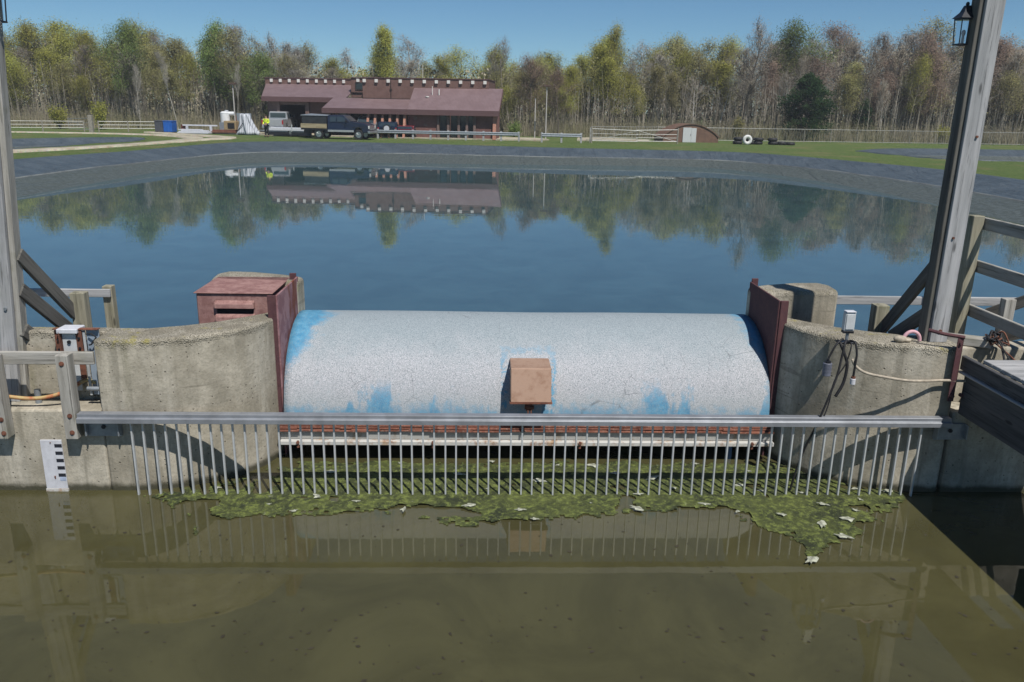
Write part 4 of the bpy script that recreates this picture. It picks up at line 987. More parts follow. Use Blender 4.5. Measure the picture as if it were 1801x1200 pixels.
def guardrail(x0,y0,x1,y1,n,label):
    L=math.hypot(x1-x0,y1-y0); root=empty('guardrail',Matrix.Translation((x0,y0,.93))@Matrix.Rotation(math.atan2(y1-y0,x1-x0),4,'Z'),label,'guardrail')
    prof=[(0,.42),(-.04,.46),(-.04,.50),(0,.54),(0,.56),(-.04,.60),(-.04,.66),(0,.70),(.01,.70),(-.025,.65),(-.025,.60),(.01,.56),(.01,.54),(-.025,.50),(-.025,.46),(.01,.42)]
    mk('rail',MB().extr_x(prof,0,L),M_GALVD,root)
    for i in range(n):
        x=L*i/(n-1); mk('post',MB().box(x-.08,x+.08,.02,.16,-.1,.78),M_WOODT,root)
guardrail(-11.9,72.6,.25,72.2,9,'long white guardrail in front of the pump house doors')
guardrail(2.2,71.6,5.55,71.7,3,'short dark and white guardrail beside the gate posts east of the lamp pole')

M_WIRE=flat('galvanised_wire',(.30,.31,.30),.5,.4,.1,5); M_FPOST=flat('weathered_fence_post',(.27,.25,.21),.85,0,.25,6)
def fence(name,pts,step,h,rails,label,thick=.025,pr=.045,cat='fence',mesh=False):
    root=empty(name,V2(pts[0][0],pts[0][1],.9),label,cat); o0=Vector((pts[0][0],pts[0][1],0)); P=[]
    for a,b in zip(pts,pts[1:]):
        a=Vector((*a,0));b=Vector((*b,0));n=max(1,round((b-a).length/step))
        for i in range(n): P.append(a.lerp(b,i/n)-o0)
    P.append(Vector((*pts[-1],0))-o0)
    for p in P: mk('post',MB().cyl((p.x,p.y,h/2-.05),pr,h+.16,'z',8),M_FPOST,root,smooth=True)
    for zz in rails:
        mk('rail',MB().tube([(p.x,p.y,zz) for p in P],thick,6),M_WIRE if thick<.03 else M_FPOST,root)
    if mesh:
        w_=MB()
        for a,b in zip(P,P[1:]):
            n=max(1,int((b-a).length/.28))
            for i in range(n):
                q=a.lerp(b,i/n); r2=a.lerp(b,min(1,(i+1)/n))
                w_.tube([(q.x,q.y,.05),(r2.x,r2.y,h-.02)],.006,3,False); w_.tube([(q.x,q.y,h-.02),(r2.x,r2.y,.05)],.006,3,False)
        mk('wire_mesh',w_,M_WIRE,root)
fence('rail_fence',[(-60,68),(-44,71.8),(-38.4,75.0)],2.6,.95,(.35,.62,.90),'weathered post and wire fence running from the frame edge to the thick gate post',.022,.055)
fence('rail_fence',[(-37.4,75.6),(-33.2,78.0)],2.0,.95,(.30,.60,.90),'short run of fence between the thick gate post and the dark grey bin',.028,.055)
post_m=props(mk('gate_post',MB().box(-.17,.17,-.17,.17,0,1.5),M_FPOST,None,V2(-37.9,75.3,.85),bevel=.02),'thick pale gate post in the fence near the gravel path','gate post')
fence('wire_fence',[(6.3,72.0),(6.9,77.0),(13.5,80.5),(25.5,82.5),(45,85.5),(75,88)],2.9,1.25,(1.25,.10),'long wire mesh fence with top rail running past the pine tree',.02,.03,'fence',True)
def farmgate(x,y,L,rz,label):
    root=empty('tube_gate',V2(x,y,.92,rz),label,'gate')
    mk('frame',MB().tube([(0,0,.15),(0,0,1.15),(L,0,1.05),(L,0,.15),(0,0,.15)],.03,6),M_WIRE,root)
    mk('bar',MB().tube([(0,0,.45),(L,0,.43)],.02,6).tube([(0,0,.75),(L,0,.72)],.02,6),M_WIRE,root)
    mk('brace',MB().tube([(0,0,.15),(L,0,1.05)],.02,6),M_WIRE,root)
    mk('hinge_post',MB().cyl((-.06,0,.6),.06,1.4,'z',8),M_FPOST,root,smooth=True)
farmgate(6.55,72.4,3.9,-2,'tubular gate leaf hinged on the post beside the short guardrail')
farmgate(14.1,73.9,3.6,184,'tubular gate leaf hinged on the post beside the brown shed')
farmgate(-38.1,75.3,3.0,150,'tilted tubular gate leaf at the thick pale gate post')

def shed():
    root=empty('shed',V2(16.0,77.2,.9,6),'small brown arched shed with white doors behind the wire fence','shed')
    n=14; prof=[(-2.6,0)]+[(-2.6+5.2*i/n, .45+1.15*math.sin(PI*i/n)**.8) for i in range(n+1)]+[(2.6,0)]
    t=NT('rust_brown_sheet',.7,.1); r2=t.wave(6,dirn='X'); t.color(t.mix(t.ramp(r2,.3,.7,0,.6),t.mix(t.ramp(t.noise(2,6,.7),.4,.6),(.15,.085,.055),(.21,.12,.08)),(.09,.055,.04)))
    mk('wall',MB().extr_y(prof,0,3.0),t.m,root)
    mk('roof',MB().extr_y([(x*1.03,z+.05) for x,z in prof[1:-1]]+[(x*1.0,z-.0) for x,z in prof[1:-1]][::-1],-.08,3.05),t.m,root)
    t=NT('chalky_white_door',.7); r2=t.wave(5,dirn='X'); t.color(t.mix(t.ramp(r2,.75,.9),(.58,.60,.60),(.30,.31,.31)))
    d=mk('door',MB().box(-.78,.0,-.06,-.01,.02,1.32),t.m,root); mk('door',MB().box(.01,.46,-.07,-.01,.02,1.28),t.m,root)
    mk('handle',MB().box(-.06,-.03,-.09,-.061,.6,.75),M_BLACKM,d)
shed()
def tyre_obj(M,label,R=.45,r=.16,mat=M_BLACK,group=None,flatten=1.):
    mb=MB(); rings=[]
    for i in range(28):
        a=2*PI*i/28; rings.append([((R-r+r*math.cos(b)*1)*math.cos(a),(r*math.sin(b))*flatten,(R-r+r*math.cos(b))*math.sin(a)) for b in [2*PI*k/10 for k in range(10)]])
    rings.append(rings[0]); return props(mk('tyre',mb.loft(rings,caps=False),mat,None,M,smooth='all'),label,'tyre',group)
tyre_obj(V2(20.3,74.0,1.33,4),'white painted tyre standing upright before the black tyres',.44,.15,flat('white_tyre_paint',(.62,.62,.60),.6,0,.08,4))
lay=Matrix.Rotation(PI/2,4,'X'); k_=0
for i,(x,y,z) in enumerate([(19.75,75.1,.16),(19.8,75.1,.47),(20.75,75.0,.16),(20.75,75.0,.47),(21.55,75.1,.16),(21.6,75.05,.46),(22.9,75.1,.16),(22.85,75.1,.46),(23.7,75.2,.16),(24.5,75.3,.12)]):
    tyre_obj(V2(x,y,.9+z,0)@lay,'black tyre lying in the heap beside the white painted tyre',.44,.155,M_BLACK,'black tyres heaped near the fence')

# ------------------------------------------------------------------ trees
def rvec(r,s=1): 
    return Vector((r.gauss(0,1),r.gauss(0,1),r.gauss(0,1)))*s
def grow(seed,H=10,spread=.30,low=.35,nl=16,twigs=5,up=.9,fork=False,thick=.011,bend=.03):
    """tapering trunk with limbs and twigs -> (wood MB, twig tips)"""
    r=random.Random(seed); mb=MB(); tips=[]
    def limb(p,d,L,rad,depth,nseg):
        pts=[p.copy()];rs=[rad]; q=p.copy(); dd=d.normalized()
        for i in range(nseg):
            dd=(dd+rvec(r,.10 if depth else bend)+Vector((0,0,.10*up if depth else .03))).normalized()
            q=q+dd*(L/nseg); pts.append(q.copy()); rs.append(max(.008,rad*(1-(i+1)/nseg*.85)))
        mb.tube(pts,rs,7 if depth==0 else (4 if depth==1 else 3),False)
        if depth>=2: tips.append((pts[-1],pts[-2])); tips.append((pts[len(pts)//2],pts[0]))
        if depth>=3: return
        k=nl if depth==0 else (twigs+2 if depth==1 else twigs)
        for i in range(k):
            f=(low+(1-low)*(i+.5)/k) if depth==0 else (.2+.8*(i+r.random()*.6)/k)
            f=min(.985,f+r.uniform(-.02,.02)); s=f*nseg; j=min(nseg-1,int(s)); b=pts[j].lerp(pts[j+1],s-j)
            a=r.uniform(0,2*PI); side=Vector((math.cos(a),math.sin(a),0))
            base=(pts[j+1]-pts[j]).normalized()
            if depth==0:
                hh=1-abs((f-low)/(1-low)-.30)*.95
                L2=H*spread*max(.30,hh)*r.uniform(.75,1.2); d2=side*(1.0-.35*f)+Vector((0,0,up*(.45+.7*f)))
                limb(b,d2,L2,max(.02,rs[j]*.5),1,5)
            elif depth==1:
                d2=base*.7+rvec(r,.55)+Vector((0,0,.35*up)); limb(b,d2,L*r.uniform(.28,.5),max(.012,rs[j]*.5),2,3)
            else:
                d2=base*.8+rvec(r,.5)+Vector((0,0,.25*up)); limb(b,d2,L*r.uniform(.35,.65),.009,3,2)
    if fork:
        limb(Vector((0,0,-.3)),Vector((.03,0,1)),H*.45,H*thick,0,6)
        limb(Vector((.0,0,H*.25)),Vector((.28,.1,1)),H*.62,H*thick*.7,0,8); limb(Vector((0,0,H*.22)),Vector((-.25,-.1,1)),H*.66,H*thick*.7,0,8)
    else: limb(Vector((0,0,-.3)),Vector((r.uniform(-.04,.04),r.uniform(-.04,.04),1)),H,H*thick,0,10)
    return mb,tips
def leaves(seed,tips,per,size,scat,keep=1.,zmin=0):
    r=random.Random(seed+99); mb=MB()
    for a,b in tips:
        if r.random()>keep or a.z<zmin: continue
        for k in range(per):
            c=a.lerp(b,r.random()*.7)+rvec(r,scat); s=size*r.uniform(.6,1.3)
            u=rvec(r).normalized(); v=u.cross(rvec(r)).normalized(); n=len(mb.v)
            mb.v+=[tuple(c-u*s),tuple(c+v*s*.6),tuple(c+u*s),tuple(c-v*s*.6)]; mb.f.append((n,n+1,n+2,n+3))
    return mb
def m_leaf(name,a,b):
    t=NT(name,.7,0,.25); n=t.noise(.55,4,.6); n2=t.noise(7,3,.7)
    k=t.math('ADD',t.math('MULTIPLY',n,.7),t.math('MULTIPLY',n2,.3)); rn=t.rnd()
    c=t.mix(t.ramp(k,.36,.62),a,b); hsv=t.n.new('ShaderNodeHueSaturation'); t.l.new(c,hsv.inputs['Color']); t.l.new(t.ramp(rn,0,1,.78,1.22,'LIN'),hsv.inputs['Value']); t.l.new(t.ramp(rn,0,1,.49,.512,'LIN'),hsv.inputs['Hue']); 
    d=t.n.new('ShaderNodeBsdfDiffuse'); tr=t.n.new('ShaderNodeBsdfTranslucent'); ms=t.n.new('ShaderNodeMixShader'); ms.inputs[0].default_value=.48
    t.l.new(hsv.outputs[0],d.inputs[0]); t.l.new(hsv.outputs[0],tr.inputs[0]); t.l.new(d.outputs[0],ms.inputs[1]); t.l.new(tr.outputs[0],ms.inputs[2])
    t.l.new(ms.outputs[0],t.n['Material Output'].inputs['Surface']); return t.m
L_YG=m_leaf('spring_yellow_green_leaf',(.34,.345,.075),(.52,.52,.13))
L_GR=m_leaf('fresh_green_leaf',(.16,.24,.075),(.29,.37,.12))
L_OL=m_leaf('olive_bud_leaf',(.30,.285,.12),(.44,.415,.19))
L_BR=m_leaf('brown_grey_bud',(.33,.29,.235),(.46,.41,.34))
L_RD=m_leaf('reddish_bud',(.32,.235,.19),(.43,.325,.26))
L_GY=m_leaf('pale_grey_twig_bud',(.36,.34,.31),(.50,.475,.43))
B_GR=flat('grey_bark',(.21,.185,.15),.95,0,.3,3); B_DK=flat('dark_bark',(.10,.085,.068),.95,0,.3,3); B_PL=flat('pale_bark',(.42,.39,.34),.9,0,.25,3)
SHAPES=[]
specs=[dict(H=10,spread=.26,low=.30,nl=20,twigs=4,up=.9),dict(H=10,spread=.32,low=.38,nl=17,twigs=4,up=.7),dict(H=10,spread=.22,low=.42,nl=18,twigs=4,up=1.3),
       dict(H=10,spread=.20,low=.30,nl=12,twigs=3,up=1.0,fork=True),dict(H=10,spread=.24,low=.5,nl=16,twigs=4,up=1.1,thick=.009,bend=.05)]
for i,sp in enumerate(specs):
    w_,tp=grow(100+i,**sp); SHAPES.append((w_,tp))
PROT={}
def soft_normals(me,zc,up=.55):
    me.polygons.foreach_set('use_smooth',[True]*len(me.polygons)); nn=[]
    for p in me.polygons:
        c=p.center; v=Vector((c.x,c.y,(c.z-zc)*.35)); v=(v.normalized() if v.length>1e-4 else Vector((0,0,1)))+Vector((0,0,up)); f=p.normal.copy()
        if f.dot(v)<0: f=-f
        v=(v.normalized()+f*.55).normalized(); nn+= [v]*p.loop_total
    me.normals_split_custom_set(nn)
def proto(shape,leafy):
    k=(shape,leafy)
    if k not in PROT:
        w_,tp=SHAPES[shape]
        per,size,sc,keep={0:(5,.040,.22,.9),1:(9,.052,.34,.95),2:(15,.058,.38,1.)}[leafy]
        me=bpy.data.meshes.new('tree_trunk'); me.from_pydata(w_.v,[],w_.f); me.materials.append(B_GR)
        lf=leaves(shape*7+leafy,tp,per,size,sc,keep); ml=bpy.data.meshes.new('tree_crown'); ml.from_pydata(lf.v,[],lf.f); ml.materials.append(L_OL); soft_normals(ml,5.5)
        PROT[k]=(me,ml)
    return PROT[k]
TG='trees of the wood behind the pump house'
KIND={'yg':(L_YG,1,'maple_tree','yellow-green spring tree in the dense wood beyond the fence'),
      'yg2':(L_YG,2,'maple_tree','full yellow-green tree crown rising from the wood'),
      'gr':(L_GR,2,'green_tree','fresh green tree among the bare trees of the wood'),
      'ol':(L_OL,1,'budding_tree','olive budding tree in the dense wood beyond the fence'),
      'br':(L_BR,0,'bare_tree','bare brown-grey tree in the dense wood beyond the fence'),
      'gy':(L_GY,0,'bare_tree','bare pale grey tree in the dense wood beyond the fence'),
      'rd':(L_RD,1,'red_bud_tree','reddish budding tree in the dense wood beyond the fence')}
def tree(x,y,H,kind,shape=None,bark=None,label=None,rz=None,lean=0,wid=1.,group=True,name=None):
    lm,lf,nm,lab=KIND[kind]; shape=RND.randrange(5) if shape is None else shape
    if bark is None: bark=RND.choice((B_GR,B_GR,B_DK,B_PL) if kind in('br','gy') else (B_GR,B_DK))
    me,ml=proto(shape,lf); s=H/10.4
    M=Matrix.Translation((x,y,.85))@Matrix.Rotation(lean,4,'Y')@Matrix.Rotation(RND.uniform(0,6.28) if rz is None else rz,4,'Z')@Matrix.Diagonal((s*wid,s*wid,s,1))
    root=empty(name or nm,M,label or lab,'tree',(TG+': '+lab.split(' in ')[0].split(' among ')[0].split(' rising ')[0]) if (group and not label) else None)
    for nm2,mm,mt in (('trunk',me,bark),('crown',ml,lm)):
        o=bpy.data.objects.new(nm2,mm); COL.objects.link(o); o.parent=root
        o.material_slots[0].link='OBJECT'; o.material_slots[0].material=mt
    return root
# skyline: photo-derived heights (m) along x at about 95 m
SKY=[(x_,h_*.93) for x_,h_ in [(-70,10.5),(-56,10.6),(-51,11.4),(-46,11.0),(-42,10.2),(-38,10.6),(-34,9.7),(-31,10.9),(-26,10.0),(-22,9.0),(-17,8.3),(-13,10.0),(-9,8.2),(-5,8.4),(0,9.2),(3,8.6),(6,9.2),(10,11.4),(13,9.2),(17,11.2),(21,11.2),(25,11.0),(29,11.6),(33,11.8),(38,12.0),(43,12.2),(48,12.0),(54,12.8),(60,12),(75,12)]]
def skyh(x):
    for (a,h1),(b,h2) in zip(SKY,SKY[1:]):
        if a<=x<=b: return h1+(h2-h1)*(x-a)/(b-a)
    return 11
def kinds(x):
    if x<-44: return ['ol','yg','yg','br','yg','yg']
    if x<-32: return ['ol','br','yg','gy','br','ol']
    if x<-22: return ['br','gy','ol','gy']
    if x<-3: return ['yg','gy','yg','gy','yg','br']
    if x<14: return ['yg','yg','br','ol','yg','yg']
    if x<24: return ['yg','ol','gy','br','ol']
    if x<40: return ['br','gy','ol','br','gy','br','rd']
    return ['br','rd','gy','br','ol','br']
n=0
for row,(yy,step,hk) in enumerate(((90.5,3.4,.66),(92.5,2.9,.84),(96,2.8,.92),(100.5,3.0,1.0),(105,3.4,1.05))):
    x=-76+row*.9
    while x<78:
        y=yy+RND.uniform(-1.4,1.4)+ (max(0,x)*.03)
        xs=x*95/yy
        H=skyh(xs)*hk*(yy/95)*RND.uniform(.86,1.03)
        if not (-26.5<x<-1 and y<90): tree(x+RND.uniform(-.8,.8),y,H,RND.choice(kinds(xs)),wid=RND.uniform(1.15,1.75)); n+=1
        x+=step*RND.uniform(.85,1.15)
# trees one can point to
tree(-31.5,90,10.34,'gr',0,B_DK,'tall fresh green tree standing just west of the pump house roof',wid=1.05)
tree(-28.2,89,9.59,'ol',1,B_DK,'broad olive tree crown behind the striped sheeting, touching the pump house roof',wid=1.25)
tree(-27.0,86.5,7.2,'gr',1,B_DK,'low dense green tree right behind the white tank',wid=1.35)
tree(-13.6,91,10.4,'yg2',2,B_GR,'slender yellow-green tree rising above the middle of the pump house roof',wid=.9)
tree(10.2,94,11.37,'yg',2,B_GR,'tall narrow pale green tree standing above the wood near the tube gates',wid=.8)
tree(-1.5,93,9.6,'gy',1,B_GR,'round bare grey tree crown just east of the pump house roof',wid=1.0)
tree(4.2,84.5,6.3,'rd',1,B_DK,'low reddish budding tree beside the lamp pole east of the pump house',wid=1.3)
tree(1.5,86,7.6,'rd',0,B_DK,'reddish brown tree close behind the plain pale pole',wid=1.2)
tree(-40.6,87,9.8,'gr',1,B_DK,'bright green tree crown above the thick pale gate post',wid=.95)
tree(-33.8,84.5,7.6,'gy',4,B_PL,'leaning white-barked tree behind the dark grey bin',lean=-.09,wid=.6,name='birch_tree')
tree(-38.0,85.5,7.0,'gy',3,B_PL,'pale forked dead tree above the short fence run',wid=.5,name='dead_tree')
tree(-27.6,84,6.4,'gy',4,B_PL,'thin white-barked tree beside the brown-headed lamp pole',lean=-.03,wid=.5,name='birch_tree')
tree(24.0,90,11.28,'br',1,B_DK,'big dark bare tree spreading above the black tyres',wid=1.1)
tree(41.5,90,8.4,'yg',1,B_GR,'small bright yellow-green tree near the tall lantern post',wid=.7)
tree(43.5,92,11.28,'rd',0,B_DK,'rust-red budding tree behind the tall lantern post',wid=1.2)
tree(32.5,97,11.84,'gr',1,B_GR,'pale green crown showing over the wood behind the pine',wid=1.1)
tree(36.0,92,10.9,'br',3,B_DK,'forked dark tree leaning east behind the pine',lean=.18,wid=1.)

def conifer(M,H,W,label,seed=1,n=5200):
    root=empty('pine_tree',M,label,'pine tree'); r=random.Random(seed)
    mk('trunk',MB().tube([(0,0,-.3),(0,0,H*.5),(0,0,H*.97)],[.2,.13,.03],8),B_DK,root,smooth=True)
    mb=MB(); br=MB()
    for i in range(150):
        f=r.random()**.8; z=H*(.04+.94*f); prof=(math.sin(PI*min(1,(f*.82+.18)))**.75)
        R=W*prof*r.uniform(.70,1.12)*(1+.12*math.sin(f*14)); a=r.uniform(0,2*PI); d=Vector((math.cos(a),math.sin(a),r.uniform(-.05,.30)))
        p0=Vector((0,0,z)); p1=p0+d*R; br.tube([p0,p0.lerp(p1,.5),p1],[.04,.025,.01],3,False)
        for k in range(n//150):
            q=p0.lerp(p1,r.uniform(.35,1.03))+rvec(r,.17); u=(d+rvec(r,.7)).normalized(); v=u.cross(rvec(r)).normalized(); s=r.uniform(.09,.17); m=len(mb.v)
            mb.v+=[tuple(q-u*s),tuple(q+v*s*.35),tuple(q+u*s),tuple(q-v*s*.35)]; mb.f.append((m,m+1,m+2,m+3))
    mk('branch',br,B_DK,root); mk('crown',mb,m_leaf('pine_needle',(.024,.068,.028),(.070,.130,.050)),root)
conifer(V2(30.0,88.0,.9),6.5,2.7,'dark green dense pine tree standing behind the wire fence',3,17000)
conifer(V2(37.3,91.5,.9),4.2,1.2,'small thin pine in the wood east of the dense pine',5,2200)
def bush(x,y,w,h,mat,label,seed):
    r=random.Random(seed); root=empty('bush',V2(x,y,.9),label,'bush'); st=MB(); lf=MB()
    for i in range(40):
        a=r.uniform(0,2*PI); d=Vector((math.cos(a)*r.uniform(.1,1),math.sin(a)*r.uniform(.1,1),1.2)).normalized(); p1=Vector((d.x*w,d.y*w,d.z*h))*r.uniform(.7,1.1)
        st.tube([(0,0,0),p1*.5,p1],[.02,.012,.006],3,False)
        for k in range(45):
            q=p1*r.uniform(.35,1.05)+rvec(r,.16); u=rvec(r).normalized(); v=u.cross(rvec(r)).normalized(); s=r.uniform(.05,.10); m=len(lf.v)
            lf.v+=[tuple(q-u*s),tuple(q+v*s*.6),tuple(q+u*s),tuple(q-v*s*.6)]; lf.f.append((m,m+1,m+2,m+3))
    mk('stem',st,B_GR,root); mk('foliage',lf,mat,root)
bush(-43.5,80.5,1.5,2.2,L_YG,'yellow-green bush behind the wire fence west of the thick gate post',1)
bush(-39.8,81,1.1,2.6,L_YG,'taller yellow-green bush right behind the thick gate post',2)
bush(-.2,79.5,1.0,1.3,L_GR,'green bush growing against the east end of the pump house',3)
bush(22.5,86,.7,2.2,L_OL,'slim olive bush behind the black tyres',4)
bush(44.5,88,1.4,1.6,L_YG,'low yellow bush behind the wire fence near the tall lantern post',5)
bush(31.5,92,1.2,1.8,L_OL,'olive bush beside the dense pine',6)
bush(-24.9,85.8,1.3,2.4,L_GR,'dark green bush tucked behind the west corner of the pump house',7)

# brush and far wood: masses nobody could count
def brush():
    r=random.Random(21); mb=MB()
    for i in range(30000):
        x=r.uniform(-75,85); y=r.triangular(82.5,97,85.5)+max(0,x)*.055
        if -26<x<-1.2 and y<91: continue
        h=r.uniform(.5,2.3)*(1 if y>85 else .75); 
        if r.random()<.10: h*=1.6
        w=.014+.012*r.random(); dx=r.gauss(0,.12)*h; dy=r.gauss(0,.12)*h; n=len(mb.v); a=r.uniform(0,PI); cx,cy=math.cos(a)*w,math.sin(a)*w
        mb.v+=[(x-cx,y-cy,.85),(x+cx,y+cy,.85),(x+dx,y+dy,.85+h)]; mb.f.append((n,n+1,n+2))
        for k in range(2):
            f=r.uniform(.4,.9); px,py,pz=x+dx*f,y+dy*f,.85+h*f; n=len(mb.v); e=rvec(r,.16)
            mb.v+=[(px,py,pz),(px+.02,py,pz+.02),(px+e.x,py+e.y,pz+abs(e.z)+.08)]; mb.f.append((n,n+1,n+2))
    t=NT('dry_brush',.95,0,.1); n1=t.noise(.22,4,.6); n2=t.noise(3,3,.7)
    c=t.mix(t.ramp(n1,.38,.62),(.27,.235,.165),(.20,.19,.10)); c=t.mix(t.ramp(n2,.5,.7,0,.7),c,(.36,.325,.25)); t.color(c)
    props(mk('undergrowth',mb,t.m),'dry tan brush and saplings along the foot of the wood','undergrowth',None,'stuff')
brush()
def farwood():
    r=random.Random(31); mb=MB()
    for i in range(150000):
        x=r.uniform(-95,110); y=r.uniform(98,112); top=skyh(x*95/y)*(y/95)*.84; z=.9+top*r.random()**.9*(.93+.07*math.sin(x*.9+y))
        u=rvec(r).normalized(); v=u.cross(rvec(r)).normalized(); s=r.uniform(.08,.22); n=len(mb.v); c=Vector((x,y,z)); k=r.uniform(.12,.6)
        mb.v+=[tuple(c-u*s),tuple(c+v*s*k),tuple(c+u*s),tuple(c-v*s*k)]; mb.f.append((n,n+1,n+2,n+3))
    for i in range(110000):
        x=r.uniform(-95,110); y=r.uniform(97,111); c=Vector((x,y,r.uniform(.9,6.2))); u=rvec(r).normalized(); v=u.cross(rvec(r)).normalized(); s=r.uniform(.09,.24); n=len(mb.v); k=r.uniform(.15,.6)
        mb.v+=[tuple(c-u*s),tuple(c+v*s*k),tuple(c+u*s),tuple(c-v*s*k)]; mb.f.append((n,n+1,n+2,n+3))
    for i in range(2600):
        x=r.uniform(-95,110); y=r.uniform(97,118); H=skyh(x*95/y)*(y/95)*r.uniform(.55,.95); w=r.uniform(.03,.09); dx=r.gauss(0,.35); n=len(mb.v)
        mb.v+=[(x-w,y,.8),(x+w,y,.8),(x+dx,y+r.gauss(0,.3),.9+H)]; mb.f.append((n,n+1,n+2))
    t=NT('far_wood_mass',.95,0,.1); n1=t.noise(.16,5,.65); n2=t.noise(2.2,4,.7)
    c=t.mix(t.ramp(n1,.38,.62),(.36,.32,.25),(.35,.34,.21)); c=t.mix(t.ramp(n2,.48,.68,0,.7),c,(.22,.195,.155)); t.color(c)
    o=mk('distant_wood',mb,t.m); me=o.data; me.polygons.foreach_set('use_smooth',[True]*len(me.polygons)); nn=[]
    for p in me.polygons:
        f=p.normal.copy(); v=Vector((.15,-.65,.65))
        if f.dot(v)<0: f=-f
        nn+=[(v+f*.6).normalized()]*p.loop_total
    me.normals_split_custom_set(nn)
    props(o,'dense brown-grey wood filling the gaps behind the trees','wood',None,'stuff')
farwood()
def saplings():
    r=random.Random(77); mb=MB()
    for i in range(1900):
        x=r.uniform(-72,82); y=r.uniform(88.6,98)+max(0,x)*.04
        if -26<x<-1.2 and y<91: continue
        H=skyh(x*95/y)*(y/95)*r.uniform(.28,.70); w=r.uniform(.022,.055); lx=r.gauss(0,.35); ly=r.gauss(0,.3); p=[Vector((x,y,.7)),Vector((x+lx*.3,y+ly*.3,.9+H*.5)),Vector((x+lx,y+ly,.9+H))]
        mb.tube(p,[w,w*.7,.008],3,False)
        for k in range(9):
            f=r.uniform(.3,.98); b=p[0].lerp(p[1],f*2) if f<.5 else p[1].lerp(p[2],f*2-1); a=r.uniform(0,2*PI); L=r.uniform(.4,1.3)*(1.15-f); e=b+Vector((math.cos(a)*L*.6,math.sin(a)*L*.6,L)); n=len(mb.v); q=Vector((.014,.0,.0))
            mb.v+=[tuple(b-q),tuple(b+q),tuple(e)]; mb.f.append((n,n+1,n+2))
    t=NT('thin_trunks',.9,0,.1); n1=t.noise(.9,3,.6,vec=t.map((1,1,.05))); t.color(t.mix(t.ramp(n1,.40,.62),(.20,.175,.14),(.36,.325,.27)))
    props(mk('sapling_thicket',mb,t.m),'thicket of thin upright grey trunks between the bigger trees of the wood','thicket',None,'stuff')
saplings()

# ------------------------------------------------------------------ water
def water(name,quad,base,rough,bump,scale,ior=1.333,dist=.01,ripx=(1,1,1)):
    t=NT(name,rough,0,.5); t.b.inputs['IOR'].default_value=ior
    n=t.noise(.8,6,.7,dist=.8); t.color(t.mix(t.ramp(n,.32,.68),tuple(x*.84 for x in base),tuple(x*1.16 for x in base)))
    if bump:
        w1=t.noise(1,3,.5,vec=t.map(tuple(scale*q for q in ripx))); w2=t.noise(1,2,.5,vec=t.map(tuple(scale*.22*q for q in ripx)))
        t.bump(t.math('ADD',w1,t.math('MULTIPLY',w2,1.6)),bump,dist)
    mb=MB(); mb.v=[(x,y,0) for x,y in quad]; mb.f=[tuple(range(len(quad)))]
    return props(mk(name,mb,t.m),kind='structure')
def s2(u,v):
    p=S@Vector((u,v,0)); return (p.x,p.y)
water('pond_water',[s2(-23,1.6),s2(23,1.6),(24,62),(-24,62)],(.042,.082,.092),.010,.05,2.2,3.2,.02,(.5,1,1))
water('canal_water',[s2(-24,-20),s2(24,-20),s2(24,1.595),s2(-24,1.595)],(.063,.059,.026),.02,.09,2.2,1.48,.01)

